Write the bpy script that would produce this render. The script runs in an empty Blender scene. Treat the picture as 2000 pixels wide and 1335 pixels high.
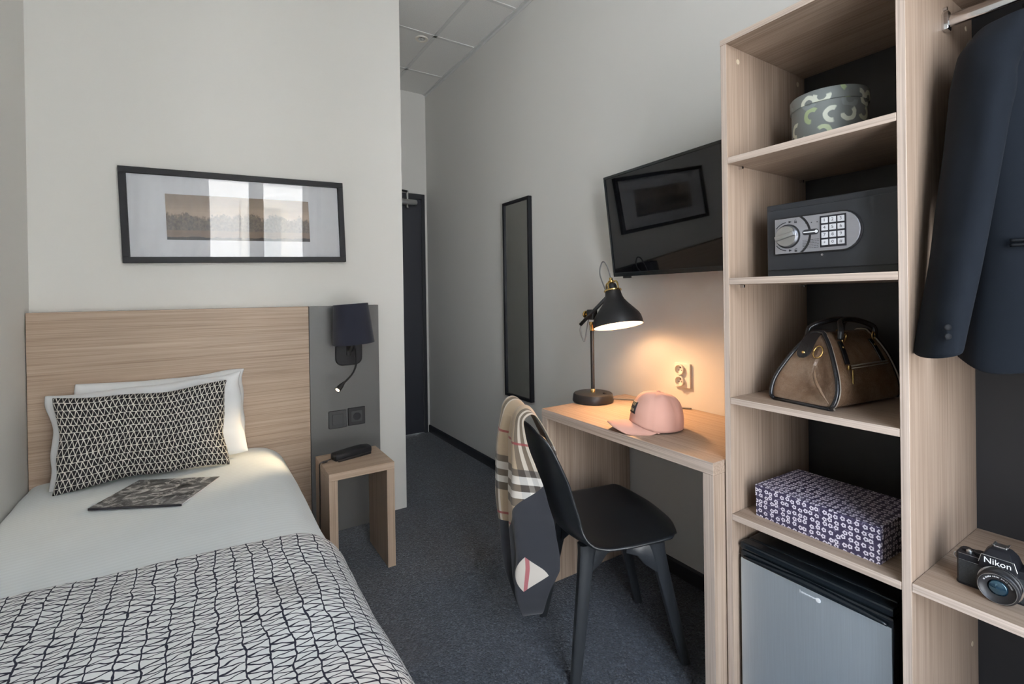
import bpy, bmesh, math, random
from mathutils import Vector, Matrix, noise, Euler
random.seed(7)
PI = math.pi
sc = bpy.context.scene
COL = sc.collection

# ------------------------------------------------------------------ helpers
WM = {}                                   # world matrix of every parent object


def link(o, parent=None):
    COL.objects.link(o)
    if parent is not None:
        o.parent = parent
    return o


def tag(o, label=None, cat=None, group=None, kind=None):
    if label: o['label'] = label
    if cat: o['category'] = cat
    if group: o['group'] = group
    if kind: o['kind'] = kind
    return o


def thing(name, label, cat, loc=(0, 0, 0), rot=(0, 0, 0), group=None):
    o = bpy.data.objects.new(name, None)
    o.empty_display_size = 0.05
    o.location = loc
    o.rotation_euler = rot
    COL.objects.link(o)
    WM[o] = Matrix.LocRotScale(Vector(loc), Euler(rot), None)
    return tag(o, label, cat, group)


def boxuv(bm):
    uv = bm.loops.layers.uv.get('UVMap')
    if uv is not None:
        return
    uv = bm.loops.layers.uv.new('UVMap')
    bm.normal_update()
    for f in bm.faces:
        n = f.normal
        a = max(range(3), key=lambda i: abs(n[i]))
        for l in f.loops:
            c = l.vert.co
            l[uv].uv = (c.y, c.z) if a == 0 else ((c.x, c.z) if a == 1 else (c.x, c.y))


def obj(name, bm, mat, parent=None, smooth=False, world=False, sub=0, solid=0.0, bevel=0.0, recalc=True, auto=None):
    """one mesh object; verts in the parent's local frame (or world=True)"""
    if recalc:
        bmesh.ops.recalc_face_normals(bm, faces=bm.faces[:])
    boxuv(bm)
    if world and parent is not None:
        bm.transform(WM[parent].inverted())
    vs = [v.co for v in bm.verts]
    lo = Vector([min(v[i] for v in vs) for i in range(3)])
    hi = Vector([max(v[i] for v in vs) for i in range(3)])
    c = (lo + hi) / 2
    for v in bm.verts:
        v.co -= c
    me = bpy.data.meshes.new(name)
    if auto is not None:
        for e in bm.edges:
            if len(e.link_faces) == 2 and e.calc_face_angle(0) > math.radians(auto):
                e.smooth = False
        smooth = True
    for f in bm.faces:
        f.smooth = smooth
    bm.to_mesh(me)
    bm.free()
    mats = mat if isinstance(mat, (list, tuple)) else [mat]
    for m in mats:
        me.materials.append(m)
    o = bpy.data.objects.new(name, me)
    o.location = c
    link(o, parent)
    WM[o] = (WM[parent] if parent is not None else Matrix()) @ Matrix.Translation(c)
    if solid:
        m = o.modifiers.new('solid', 'SOLIDIFY'); m.thickness = abs(solid); m.offset = -1 if solid > 0 else 1
    if bevel:
        m = o.modifiers.new('bevel', 'BEVEL'); m.width = bevel; m.segments = 2; m.limit_method = 'ANGLE'
        m.angle_limit = math.radians(40)
    if sub:
        m = o.modifiers.new('sub', 'SUBSURF'); m.levels = sub; m.render_levels = sub
    return o


def B():
    return bmesh.new()


def box(bm, x0, x1, y0, y1, z0, z1, bev=0.0, seg=2, mi=0, M=None):
    r = bmesh.ops.create_cube(bm, size=1)
    vs = r['verts']
    for v in vs:
        v.co = Vector(((x0 + x1) / 2 + v.co.x * (x1 - x0), (y0 + y1) / 2 + v.co.y * (y1 - y0), (z0 + z1) / 2 + v.co.z * (z1 - z0)))
    fs = set(f for v in vs for f in v.link_faces)
    if bev:
        es = list(set(e for v in vs for e in v.link_edges))
        rr = bmesh.ops.bevel(bm, geom=es, offset=bev, segments=seg, affect='EDGES', profile=0.5)
        fs = set(rr['faces']) | set(f for f in fs if f.is_valid)
        vs = list(set(v for f in fs for v in f.verts))
    for f in fs:
        f.material_index = mi
    if M is not None:
        for v in vs:
            v.co = M @ v.co
    return vs


def boxobj(name, b, mat, parent=None, bev=0.0015, edge=None, **k):
    bm = B(); box(bm, *b, bev=bev)
    if edge is not None:                       # room-facing edge banding, paler with window light put into its colour
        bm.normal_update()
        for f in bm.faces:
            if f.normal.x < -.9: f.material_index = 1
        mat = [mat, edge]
    return obj(name, bm, mat, parent, **k)


def loft(bm, rings, closed=True, caps=True, mi=0, uvs=None):
    vr = [[bm.verts.new(p) for p in r] for r in rings]
    n = len(rings[0])
    fs = []
    for a, b in zip(vr, vr[1:]):
        for i in range(n if closed else n - 1):
            j = (i + 1) % n
            try:
                fs.append(bm.faces.new((a[i], a[j], b[j], b[i])))
            except ValueError:
                pass
    if caps and closed:
        for r in (vr[0], vr[-1]):
            try:
                fs.append(bm.faces.new(r))
            except ValueError:
                pass
    for f in fs:
        f.material_index = mi
    return vr


def lathe(bm, prof, seg=32, M=None, mi=0, caps=True):
    """prof: list of (radius, height), axis +Z, optional matrix"""
    rings = []
    for r, h in prof:
        r = max(r, 1e-5)
        ring = [Vector((r * math.cos(2 * PI * i / seg), r * math.sin(2 * PI * i / seg), h)) for i in range(seg)]
        if M is not None:
            ring = [M @ p for p in ring]
        rings.append(ring)
    return loft(bm, rings, True, caps, mi)


def spline(pts, n=8):
    pts = [Vector(p) for p in pts]
    if len(pts) < 3:
        return pts
    P = [2 * pts[0] - pts[1]] + pts + [2 * pts[-1] - pts[-2]]
    out = []
    for i in range(1, len(P) - 2):
        p0, p1, p2, p3 = P[i - 1:i + 3]
        for k in range(n):
            t = k / n
            out.append(0.5 * ((2 * p1) + (p2 - p0) * t + (2 * p0 - 5 * p1 + 4 * p2 - p3) * t * t + (3 * p1 - p0 - 3 * p2 + p3) * t ** 3))
    out.append(pts[-1])
    return out


def tube(bm, pts, r, seg=10, n=8, mi=0, flat=1.0, up=None):
    pts = spline(pts, n)
    m = len(pts)
    rad = r if callable(r) else (lambda t: r)
    T = [(pts[min(i + 1, m - 1)] - pts[max(i - 1, 0)]).normalized() for i in range(m)]
    ref = Vector(up) if up else (Vector((0, 0, 1)) if abs(T[0].z) < 0.9 else Vector((1, 0, 0)))
    rings = []
    N = None
    for i in range(m):
        if N is None or up:
            N = (ref - T[i] * ref.dot(T[i])).normalized()
        else:
            N = (N - T[i] * N.dot(T[i])).normalized()
        Bn = T[i].cross(N)
        rr = rad(i / (m - 1))
        rings.append([pts[i] + (N * math.cos(2 * PI * k / seg) * flat + Bn * math.sin(2 * PI * k / seg)) * rr for k in range(seg)])
    return loft(bm, rings, True, True, mi)


def rrect(w, h, r, n=6):
    pts = []
    for cx, cy, a0 in ((w / 2 - r, h / 2 - r, 0), (-w / 2 + r, h / 2 - r, 90), (-w / 2 + r, -h / 2 + r, 180), (w / 2 - r, -h / 2 + r, 270)):
        for k in range(n + 1):
            a = math.radians(a0 + 90 * k / n)
            pts.append((cx + r * math.cos(a), cy + r * math.sin(a)))
    return pts


def prism(bm, outline, d0, d1, M=None, mi=0, bev=0.0):
    """outline in local XY, extruded from z=d0 to d1, small chamfer at the d1 end"""
    def ring(d, s=0.0):
        cx = sum(p[0] for p in outline) / len(outline); cy = sum(p[1] for p in outline) / len(outline)
        out = []
        for x, y in outline:
            dx, dy = x - cx, y - cy
            L = math.hypot(dx, dy) or 1
            v = Vector((x - dx / L * s, y - dy / L * s, d))
            out.append(M @ v if M is not None else v)
        return out
    rings = [ring(d0)]
    if bev:
        sgn = 1 if d1 > d0 else -1
        rings += [ring(d1 - sgn * bev), ring(d1, bev)]
    else:
        rings += [ring(d1)]
    return loft(bm, rings, True, True, mi)


def frameM(origin, xdir, ydir):
    x = Vector(xdir).normalized()
    y = Vector(ydir); y = (y - x * y.dot(x)).normalized()
    z = x.cross(y)
    M = Matrix((x, y, z)).transposed().to_4x4()
    M.translation = Vector(origin)
    return M


def textmesh(bm, s, size, M, mi=0, ext=0.0, align='CENTER'):
    c = bpy.data.curves.new('t', 'FONT')
    c.body = s; c.size = size; c.align_x = align; c.align_y = 'CENTER'; c.extrude = ext; c.resolution_u = 2
    o = bpy.data.objects.new('t', c)
    COL.objects.link(o)
    dg = bpy.context.evaluated_depsgraph_get()
    me = bpy.data.meshes.new_from_object(o.evaluated_get(dg))
    n0 = len(bm.verts)
    bm.from_mesh(me)
    bm.verts.ensure_lookup_table()
    for v in bm.verts[n0:]:
        v.co = M @ v.co
    for f in bm.faces:
        if all(v.index >= n0 or v.index == -1 for v in f.verts):
            f.material_index = mi
    bpy.data.objects.remove(o); bpy.data.curves.remove(c); bpy.data.meshes.remove(me)


def gridsurf(bm, fn, nu, nv, uvfn=None, mi=0):
    vs = [[bm.verts.new(fn(i / nu, j / nv)) for j in range(nv + 1)] for i in range(nu + 1)]
    uv = bm.loops.layers.uv.get('UVMap') or bm.loops.layers.uv.new('UVMap')
    for i in range(nu):
        for j in range(nv):
            f = bm.faces.new((vs[i][j], vs[i + 1][j], vs[i + 1][j + 1], vs[i][j + 1]))
            f.material_index = mi
            for l, (a, b) in zip(f.loops, ((i, j), (i + 1, j), (i + 1, j + 1), (i, j + 1))):
                l[uv].uv = uvfn(a / nu, b / nv) if uvfn else (a / nu, b / nv)
    return vs


def interp(keys, t):
    """piecewise smooth interpolation of [(t, value...)]"""
    if t <= keys[0][0]: return keys[0][1:]
    for a, b in zip(keys, keys[1:]):
        if t <= b[0]:
            f = (t - a[0]) / (b[0] - a[0])
            return tuple(x + (y - x) * f for x, y in zip(a[1:], b[1:]))
    return keys[-1][1:]


# ------------------------------------------------------------------ materials
class NT:
    def __init__(s, name):
        s.m = bpy.data.materials.new(name); s.m.use_nodes = True
        s.t = s.m.node_tree; s.t.nodes.clear()
        s.out = s.t.nodes.new('ShaderNodeOutputMaterial')
        s.b = s.t.nodes.new('ShaderNodeBsdfPrincipled')
        s.t.links.new(s.b.outputs[0], s.out.inputs[0])

    def n(s, typ, props=None, **ins):
        nd = s.t.nodes.new('ShaderNode' + typ)
        for k, v in (props or {}).items(): setattr(nd, k, v)
        for k, v in ins.items():
            s.set(nd, k, v)
        return nd

    def set(s, nd, k, v):
        key = int(k[1:]) if k[0] == 'i' and k[1:].isdigit() else k.replace('_', ' ')
        sock = nd.inputs[key]
        if isinstance(v, bpy.types.NodeSocket): s.t.links.new(v, sock)
        elif isinstance(v, bpy.types.Node): s.t.links.new(v.outputs[0], sock)
        else: sock.default_value = v

    def math(s, op, a, b=0.0, clamp=False):
        nd = s.n('Math', {'operation': op, 'use_clamp': clamp}, i0=a, i1=b)
        return nd.outputs[0]

    def mix(s, fac, a, b, typ='MIX'):
        nd = s.t.nodes.new('ShaderNodeMix'); nd.data_type = 'RGBA'; nd.blend_type = typ
        for k, v in ((0, fac), (6, a), (7, b)):
            if isinstance(v, bpy.types.NodeSocket): s.t.links.new(v, nd.inputs[k])
            else: nd.inputs[k].default_value = v
        return nd.outputs[2]

    def ramp(s, fac, stops, interp='LINEAR'):
        nd = s.t.nodes.new('ShaderNodeValToRGB'); nd.color_ramp.interpolation = interp
        el = nd.color_ramp.elements
        el.remove(el[1])
        for i, (p, c) in enumerate(stops):
            e = el[0] if i == 0 else el.new(p)
            e.position = p
            e.color = (c, c, c, 1) if isinstance(c, (int, float)) else (*c, 1)
        s.t.links.new(fac, nd.inputs[0])
        return nd.outputs[0]

    def P(s, **k):
        for a, v in k.items(): s.set(s.b, a, v)
        return s

    def bump(s, h, strength=0.3, dist=0.001):
        nd = s.n('Bump', None, Strength=strength, Distance=dist, Height=h)
        s.t.links.new(nd.outputs[0], s.b.inputs['Normal'])

    def coord(s, kind='Object', scale=(1, 1, 1), off=None):
        tc = s.n('TexCoord')
        mp = s.n('Mapping', None, Scale=scale, Vector=tc.outputs[kind])
        if off is not None: s.set(mp, 'Location', off)
        return mp.outputs[0]

    def noise(s, vec, scale=5, detail=2, rough=0.5, dist=0.0):
        return s.n('TexNoise', None, Vector=vec, Scale=scale, Detail=detail, Roughness=rough, Distortion=dist).outputs[0]


def rgb(*c): return (*c, 1)
def srgb(r, g, b):
    f = lambda v: (v / 255 / 12.92 if v / 255 <= 0.04045 else ((v / 255 + 0.055) / 1.055) ** 2.4)
    return (f(r), f(g), f(b), 1)


def plain(name, col, rough=0.5, metal=0.0, spec=0.5, coat=0.0, grain=0.0, gs=400):
    t = NT(name)
    t.P(Base_Color=col, Roughness=rough, Metallic=metal, Specular_IOR_Level=spec, Coat_Weight=coat)
    v = t.coord('Object')
    nz = t.noise(v, gs if grain else 30, 3)
    c2 = tuple(x * 0.9 for x in col[:3]) + (1,)
    t.P(Base_Color=t.mix(nz, col, c2))
    if grain: t.bump(nz, grain, 0.0006)
    return t.m


def wood(name, axis, tone=1.0, sat=1.0):
    t = NT(name)
    tc = t.n('TexCoord'); oi = t.n('ObjectInfo')
    add = t.n('VectorMath', {'operation': 'MULTIPLY_ADD'}, i0=tc.outputs['Object'], i1=(1, 1, 1))
    r = t.math('MULTIPLY', oi.outputs['Random'], 7.0)
    cb = t.n('CombineXYZ', None, X=r, Y=r, Z=r)
    t.set(add, 'i2', cb.outputs[0])
    def mp(lo, hi):
        sca = [hi, hi, hi]; sca[axis] = lo
        return t.n('Mapping', None, Scale=tuple(sca), Vector=add.outputs[0]).outputs[0]
    broad = t.noise(mp(0.6, 18), 1.0, 3, 0.6, 0.4)
    fine = t.noise(mp(1.8, 210), 1.0, 3, 0.6, 0.25)
    vfine = t.noise(mp(6, 480), 1.0, 2, 0.5)
    s1 = t.ramp(fine, [(0.32, 0.12), (0.50, 0.72), (0.62, 1.0)])
    s2 = t.ramp(broad, [(0.25, 0.15), (0.75, 0.85)])
    k = [x * tone for x in (1, 1, 1)]
    dark = rgb(0.245 * tone, 0.172 * tone, 0.124 * tone); mid = rgb(0.40 * tone, 0.298 * tone, 0.223 * tone); lite = rgb(0.50 * tone, 0.388 * tone, 0.302 * tone)
    if sat != 1.0:
        gr = lambda c: tuple((c[0] * .5 + c[1] * .35 + c[2] * .15) * (1 - sat) + x * sat for x in c[:3]) + (1,)
        dark, mid, lite = gr(dark), gr(mid), gr(lite)
    base = t.mix(s2, mid, lite)
    c = t.mix(s1, dark, base)
    c = t.mix(t.math('MULTIPLY', vfine, 0.30), c, rgb(0.30 * tone, 0.21 * tone, 0.15 * tone))
    t.P(Base_Color=c, Roughness=0.5, Specular_IOR_Level=0.35)
    t.bump(fine, 0.25, 0.0004)
    return t.m


def zigzag(name, lines, ground, rowh, per, lw, wob, rough=0.9, vert=False, edge=0.35, thin=1.0):
    """hand-drawn lattice: long lines with zigzag strokes between them (UV in metres)"""
    t = NT(name)
    tc = t.n('TexCoord')
    uv = tc.outputs['UV']
    n1 = t.n('TexNoise', None, Vector=uv, Scale=9.0, Detail=1.0)
    n2 = t.n('TexNoise', None, Vector=uv, Scale=38.0, Detail=1.0)
    sep = t.n('SeparateXYZ', None, Vector=uv)
    s1 = t.n('SeparateXYZ', None, Vector=n1.outputs['Color']); s2 = t.n('SeparateXYZ', None, Vector=n2.outputs['Color'])
    def wobble(base, a, b, k):
        w1 = t.math('MULTIPLY', t.math('SUBTRACT', a, 0.5), wob * k)
        w2 = t.math('MULTIPLY', t.math('SUBTRACT', b, 0.5), wob * k * 0.45)
        return t.math('ADD', base, t.math('ADD', w1, w2))
    u, v = sep.outputs[0], sep.outputs[1]
    if vert: u, v = v, u
    p = wobble(u, s1.outputs[0], s2.outputs[0], 1.0)
    q = wobble(v, s1.outputs[1], s2.outputs[1], 0.8)
    qr = t.math('DIVIDE', q, rowh)
    row = t.math('FLOOR', qr); fq = t.math('SUBTRACT', qr, row)
    wn = t.n('TexWhiteNoise', {'noise_dimensions': '1D'}, W=row)
    tt = t.math('ADD', t.math('DIVIDE', p, per), wn.outputs[0])
    ft = t.math('FRACT', tt)
    tri = t.math('MULTIPLY', t.math('ABSOLUTE', t.math('SUBTRACT', ft, 0.5)), 2.0)
    ca = (per / 2) / math.hypot(per / 2, rowh)
    d1 = t.math('MULTIPLY', t.math('ABSOLUTE', t.math('SUBTRACT', tri, fq)), rowh * ca)
    d2 = t.math('MULTIPLY', t.math('MINIMUM', fq, t.math('SUBTRACT', 1.0, fq)), rowh)
    d = t.math('MINIMUM', t.math('MULTIPLY', d1, thin), d2)
    lwv = t.math('MULTIPLY', t.math('ADD', n2.outputs[0], 0.45), lw)
    m = t.math('DIVIDE', t.math('SUBTRACT', lwv, d), lw * edge, True)
    fab = t.noise(t.coord('UV'), 900, 2)
    c = t.mix(m, ground, lines)
    c = t.mix(t.math('MULTIPLY', fab, 0.02), c, rgb(0.3, 0.3, 0.3))
    t.P(Base_Color=c, Roughness=rough, Specular_IOR_Level=0.12, Sheen_Weight=0.03)
    t.bump(fab, 0.25, 0.0005)
    return t.m


M = {}
t = NT('wall_paint'); v = t.coord('Object')
nz = t.noise(v, 180, 3); nb = t.noise(v, 0.8, 2)
t.P(Base_Color=t.mix(nb, srgb(213, 212, 208), srgb(217, 216, 212)), Roughness=0.75, Specular_IOR_Level=0.25); t.bump(nz, 0.12, 0.0008)
M['wall'] = t.m
t = NT('carpet'); v = t.coord('Object')
n2 = t.noise(v, 90, 2)
vo = t.n('TexVoronoi', None, Vector=v, Scale=165.0)
sp = t.ramp(vo.outputs['Color'], [(0.0, 0.0), (0.45, 0.25), (0.75, 0.5), (1.0, 1.0)])
c = t.mix(sp, rgb(0.022, 0.026, 0.034), rgb(0.155, 0.180, 0.222))
c = t.mix(t.math('MULTIPLY', n2, 0.4), c, rgb(0.044, 0.050, 0.062))
t.P(Base_Color=c, Roughness=0.95, Specular_IOR_Level=0.1, Sheen_Weight=0.2); t.bump(vo.outputs['Distance'], 0.8, 0.004)
M['carpet'] = t.m
t = NT('ceiling_tile'); v = t.coord('Object')
n1 = t.noise(v, 260, 3, 0.7)
t.P(Base_Color=t.mix(t.ramp(n1, [(0.35, 0.0), (0.6, 1.0)]), srgb(216, 216, 213), srgb(232, 232, 229)), Roughness=0.95, Specular_IOR_Level=0.1); t.bump(n1, 0.5, 0.002)
M['tile'] = t.m
M['grid'] = plain('grid_metal', srgb(214, 215, 213), 0.5)
M['wx'] = wood('oak_grain_x', 0); M['wy'] = wood('oak_grain_y', 1, .94); M['wz'] = wood('oak_grain_z', 2, .92)
M['ey'] = wood('oak_edge_lit_y', 1, 1.38, .62); M['ez'] = wood('oak_edge_lit_z', 2, 1.38, .62)  # paler oak for edge banding, window light on the front edges included
M['grey_panel'] = plain('grey_laminate', rgb(0.118, 0.119, 0.117), 0.42, grain=0.05)
M['black'] = plain('black_plastic', rgb(0.013, 0.013, 0.015), 0.42)
M['black_frame'] = plain('black_lacquer', rgb(0.012, 0.0125, 0.016), 0.5, spec=0.3)
M['black_metal'] = plain('black_metal', rgb(0.016, 0.016, 0.017), 0.45, spec=0.5)
M['chair'] = plain('chair_plastic', rgb(0.015, 0.017, 0.020), 0.30, spec=0.6, grain=0.04, gs=900)
M['chair_leg'] = plain('chair_plastic_lit', rgb(0.026, 0.029, 0.033), 0.30, spec=0.6)  # lighter copy of the shell plastic, window light on the legs put in
M['back_panel'] = plain('black_backboard', rgb(0.020, 0.0205, 0.023), 0.5)
M['navy_door'] = plain('door_navy', rgb(0.030, 0.033, 0.045), 0.5)
M['base_dark'] = plain('baseboard_dark', rgb(0.022, 0.024, 0.031), 0.55)
M['chrome'] = plain('chrome', rgb(0.75, 0.75, 0.76), 0.12, 1.0)
M['steel'] = plain('satin_steel', rgb(0.62, 0.63, 0.64), 0.3, 1.0)
M['brass'] = plain('brass', rgb(0.78, 0.54, 0.20), 0.22, 1.0)
M['white_enamel'] = plain('white_enamel', rgb(0.82, 0.78, 0.70), 0.45)
M['white_plastic'] = plain('white_plastic', rgb(0.74, 0.73, 0.69), 0.4)
M['mat_board'] = plain('mat_board', rgb(0.66, 0.675, 0.71), 0.8)
M['beige_plug'] = plain('beige_plug', rgb(0.62, 0.52, 0.38), 0.5)
M['dark_hole'] = plain('dark_hole', rgb(0.008, 0.007, 0.006), 0.8)
M['grey_cord'] = plain('grey_textile_cord', rgb(0.20, 0.20, 0.20), 0.85, grain=0.3, gs=1500)
M['black_cord'] = plain('black_cord', rgb(0.018, 0.015, 0.015), 0.5)
M['safe'] = plain('safe_paint', rgb(0.026, 0.029, 0.034), 0.48, grain=0.1, gs=900)
M['fridge_black'] = plain('fridge_gloss_black', rgb(0.010, 0.014, 0.018), 0.18)
M['ink'] = plain('ink', rgb(0.02, 0.02, 0.025), 0.6)
M['keys'] = plain('key_white', rgb(0.70, 0.71, 0.74), 0.5)
M['print_white'] = plain('print_white', rgb(0.85, 0.87, 0.88), 0.5)
M['linen'] = None


def fabric(name, col, rough=0.9, sc_=700, b=0.3, sheen=0.15, stripe=0.0):
    t = NT(name); v = t.coord('UV')
    n1 = t.noise(v, sc_, 2); n2 = t.noise(t.coord('Object'), 6, 3)
    c2 = tuple(x * 0.88 for x in col[:3]) + (1,)
    c = t.mix(n2, col, c2)
    if stripe:
        w = t.n('TexWave', {'wave_type': 'BANDS', 'bands_direction': 'Y'}, Vector=v, Scale=stripe, Distortion=0.0)
        s = t.ramp(w.outputs[0], [(0.45, 0.0), (0.55, 1.0)])
        c = t.mix(t.math('MULTIPLY', s, 0.10), c, rgb(0.45, 0.46, 0.46))
        t.P(Roughness=t.math('ADD', t.math('MULTIPLY', s, 0.15), rough - 0.2))
    else:
        t.P(Roughness=rough)
    t.P(Base_Color=c, Specular_IOR_Level=0.2, Sheen_Weight=sheen)
    t.bump(n1, b, 0.0006)
    return t.m


M['duvet'] = fabric('duvet_satin_stripe', rgb(0.81, 0.86, 0.88), 0.85, stripe=16.0)
M['pillow'] = fabric('pillow_cotton', rgb(0.82, 0.84, 0.86))
M['mattress'] = fabric('mattress_fabric', rgb(0.55, 0.55, 0.55))
M['bedbase'] = fabric('bed_base_fabric', rgb(0.06, 0.06, 0.065))
M['jacket'] = fabric('jacket_wool', rgb(0.0065, 0.0095, 0.0145), 0.9, 900, 0.3, 0.02)
M['jacket_trim'] = fabric('jacket_trim', rgb(0.004, 0.005, 0.007), 0.6, 700, 0.1, 0.0)
t = NT('curtain_sheer'); nz_ = t.noise(t.coord('UV'), 500, 2)
tl = t.n('BsdfTranslucent', None, Color=rgb(.80, .80, .80)); df = t.n('BsdfDiffuse', None, Color=rgb(.72, .72, .72)); mx_ = t.n('MixShader', None, i0=t.math('ADD', .32, t.math('MULTIPLY', nz_, .2)), i1=df.outputs[0], i2=tl.outputs[0])
t.t.nodes.remove(t.b); t.t.links.new(mx_.outputs[0], t.out.inputs[0]); M['curtain'] = t.m
M['shade'] = fabric('shade_navy', rgb(0.020, 0.022, 0.036), 0.85, 500, 0.3)
M['cap'] = fabric('cap_cotton', rgb(0.62, 0.35, 0.28), 0.9, 900, 0.4)
M['cushion'] = zigzag('cushion_lattice', rgb(0.66, 0.64, 0.57), rgb(0.020, 0.019, 0.022), 0.0290, 0.0182, 0.0015, 0.010)
M['runner'] = zigzag('runner_lattice', rgb(0.020, 0.022, 0.040), rgb(0.74, 0.75, 0.75), 0.041, 0.0225, 0.0021, 0.030, vert=True, edge=.3, thin=1.0)
M['gold'] = plain('gold_print', rgb(0.5, 0.42, 0.25), 0.6)

# leather
def leather(name, c1, c2, rough, scale, bump):
    t = NT(name); v = t.coord('Object')
    vo = t.n('TexVoronoi', None, Vector=v, Scale=scale); n1 = t.noise(v, 14, 4, 0.65, 0.6)
    n2 = t.noise(t.coord('Object', (60, 400, 400)), 1, 2)
    c = t.mix(t.ramp(n1, [(0.3, 0.0), (0.7, 1.0)]), c1, c2)
    c = t.mix(t.math('MULTIPLY', n2, 0.35), c, tuple(x * 0.45 for x in c1[:3]) + (1,))
    t.P(Base_Color=c, Roughness=rough, Specular_IOR_Level=0.5, Coat_Weight=0.15, Coat_Roughness=0.25)
    t.bump(vo.outputs['Distance'], bump, 0.0015)
    return t.m
M['bag'] = leather('bag_brown_leather', rgb(0.155, 0.085, 0.046), rgb(0.270, 0.185, 0.125), 0.27, 240, 0.6)
M['bag_trim'] = leather('bag_black_patent', rgb(0.012, 0.012, 0.014), rgb(0.018, 0.018, 0.02), 0.2, 200, 0.1)
M['piping'] = leather('bag_piping', rgb(0.30, 0.25, 0.20), rgb(0.40, 0.34, 0.28), 0.4, 200, 0.1)
M['bodyleather'] = leather('camera_leatherette', rgb(0.018, 0.022, 0.024), rgb(0.026, 0.031, 0.034), 0.5, 900, 0.5)

# floral box paper
t = NT('floral_paper'); v = t.coord('UV')
vo = t.n('TexVoronoi', {'voronoi_dimensions': '2D'}, Vector=v, Scale=66.0, Randomness=0.38)
sub = t.n('VectorMath', {'operation': 'SUBTRACT'}, i0=v, i1=vo.outputs['Position'])
sx = t.n('SeparateXYZ', None, Vector=sub.outputs[0])
ang = t.math('ARCTAN2', sx.outputs[1], sx.outputs[0])
pet = t.math('MULTIPLY', t.math('COSINE', t.math('MULTIPLY', ang, 5.0)), 0.045)
dd = t.math('SUBTRACT', vo.outputs['Distance'], pet)
ring = t.ramp(dd, [(0.0, 0.0), (0.125, 0.0), (0.155, 1.0), (0.33, 1.0), (0.37, 0.0), (1.0, 0.0)])
v2 = t.coord('UV', (1, 1, 1), (0.31, 0.17, 0))
vo2 = t.n('TexVoronoi', {'voronoi_dimensions': '2D', 'feature': 'DISTANCE_TO_EDGE'}, Vector=v2, Scale=42.0)
nn = t.noise(v2, 60, 1)
leaf = t.math('MULTIPLY', t.ramp(vo2.outputs[0], [(0.0, 1.0), (0.03, 1.0), (0.06, 0.0)]), t.ramp(nn, [(0.5, 0.0), (0.56, 1.0)]))
c = t.mix(t.math('MULTIPLY', leaf, 0.6), rgb(0.048, 0.038, 0.082), rgb(0.30, 0.27, 0.38))
c = t.mix(ring, c, rgb(0.74, 0.70, 0.77))
t.P(Base_Color=c, Roughness=0.55)
M['floral'] = t.m

# hat box paper with brushed arcs
t = NT('arc_paper'); v = t.coord('UV')
SCL = 20.0
vs_ = t.n('VectorMath', {'operation': 'SCALE'}, i0=v, Scale=SCL)
vo = t.n('TexVoronoi', {'voronoi_dimensions': '2D'}, Vector=vs_.outputs[0], Scale=1.0, Randomness=0.75)
sub = t.n('VectorMath', {'operation': 'SUBTRACT'}, i0=vs_.outputs[0], i1=vo.outputs['Position'])
sx = t.n('SeparateXYZ', None, Vector=sub.outputs[0]); cs = t.n('SeparateXYZ', None, Vector=vo.outputs['Color'])
ang = t.math('ARCTAN2', sx.outputs[1], sx.outputs[0])
a2 = t.math('FRACT', t.math('ADD', t.math('DIVIDE', ang, 2 * PI), cs.outputs[0]))
nz = t.noise(v, 60, 2)
dist = t.math('ADD', vo.outputs['Distance'], t.math('MULTIPLY', t.math('SUBTRACT', nz, 0.5), 0.12))
ringm = t.ramp(dist, [(0.0, 0.0), (0.19, 0.0), (0.22, 1.0), (0.42, 1.0), (0.46, 0.0), (1, 0.0)])
cut = t.ramp(a2, [(0.0, 1.0), (0.56, 1.0), (0.60, 0.0), (0.97, 0.0), (1.0, 1.0)])
msk = t.math('MULTIPLY', ringm, cut)
inkc = t.mix(t.ramp(cs.outputs[1], [(0.60, 0.0), (0.70, 1.0)]), rgb(0.68, 0.72, 0.63), rgb(0.42, 0.52, 0.30))
inkc = t.mix(t.ramp(cs.outputs[2], [(0.84, 0.0), (0.88, 1.0)]), inkc, rgb(0.27, 0.31, 0.32))
c = t.mix(msk, rgb(0.21, 0.235, 0.235), inkc)
t.P(Base_Color=c, Roughness=0.6)
M['arc'] = t.m

# scarf plaid (uv.x across 0..1, uv.y along in metres)
t = NT('scarf_plaid'); tc = t.n('TexCoord'); sep = t.n('SeparateXYZ', None, Vector=tc.outputs['UV'])
u, v = sep.outputs[0], sep.outputs[1]
def bands(c, lst):
    st = [(0.0, 0.0)]
    for a, b in lst: st += [(a, 1.0), (b, 0.0)]
    return t.ramp(c, st, 'CONSTANT')
vn = t.math('DIVIDE', v, 1.0)
du = bands(u, [(0.03, 0.07), (0.10, 0.15), (0.87, 0.93)]); wu = bands(u, [(0.0, 0.03), (0.07, 0.10), (0.84, 0.87), (0.96, 0.99)])
dv = bands(vn, [(0.045, 0.06), (0.435, 0.46), (0.485, 0.51), (0.535, 0.56)]); wv = bands(vn, [(0.06, 0.075), (0.46, 0.485), (0.51, 0.535)])
ru = bands(u, [(0.55, 0.575)]); rv = bands(vn, [(0.345, 0.353), (0.64, 0.648)])
c = t.mix(t.math('MULTIPLY', du, 0.68), rgb(0.46, 0.355, 0.245), rgb(0.035, 0.03, 0.03))
c = t.mix(t.math('MULTIPLY', wu, 0.50), c, rgb(0.64, 0.62, 0.58))
c = t.mix(t.math('MULTIPLY', dv, 0.68), c, rgb(0.02, 0.02, 0.025))
c = t.mix(t.math('MULTIPLY', wv, 0.6), c, rgb(0.68, 0.68, 0.66))
c = t.mix(t.math('MULTIPLY', t.math('MAXIMUM', ru, rv), 0.85), c, rgb(0.30, 0.055, 0.06))
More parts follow.
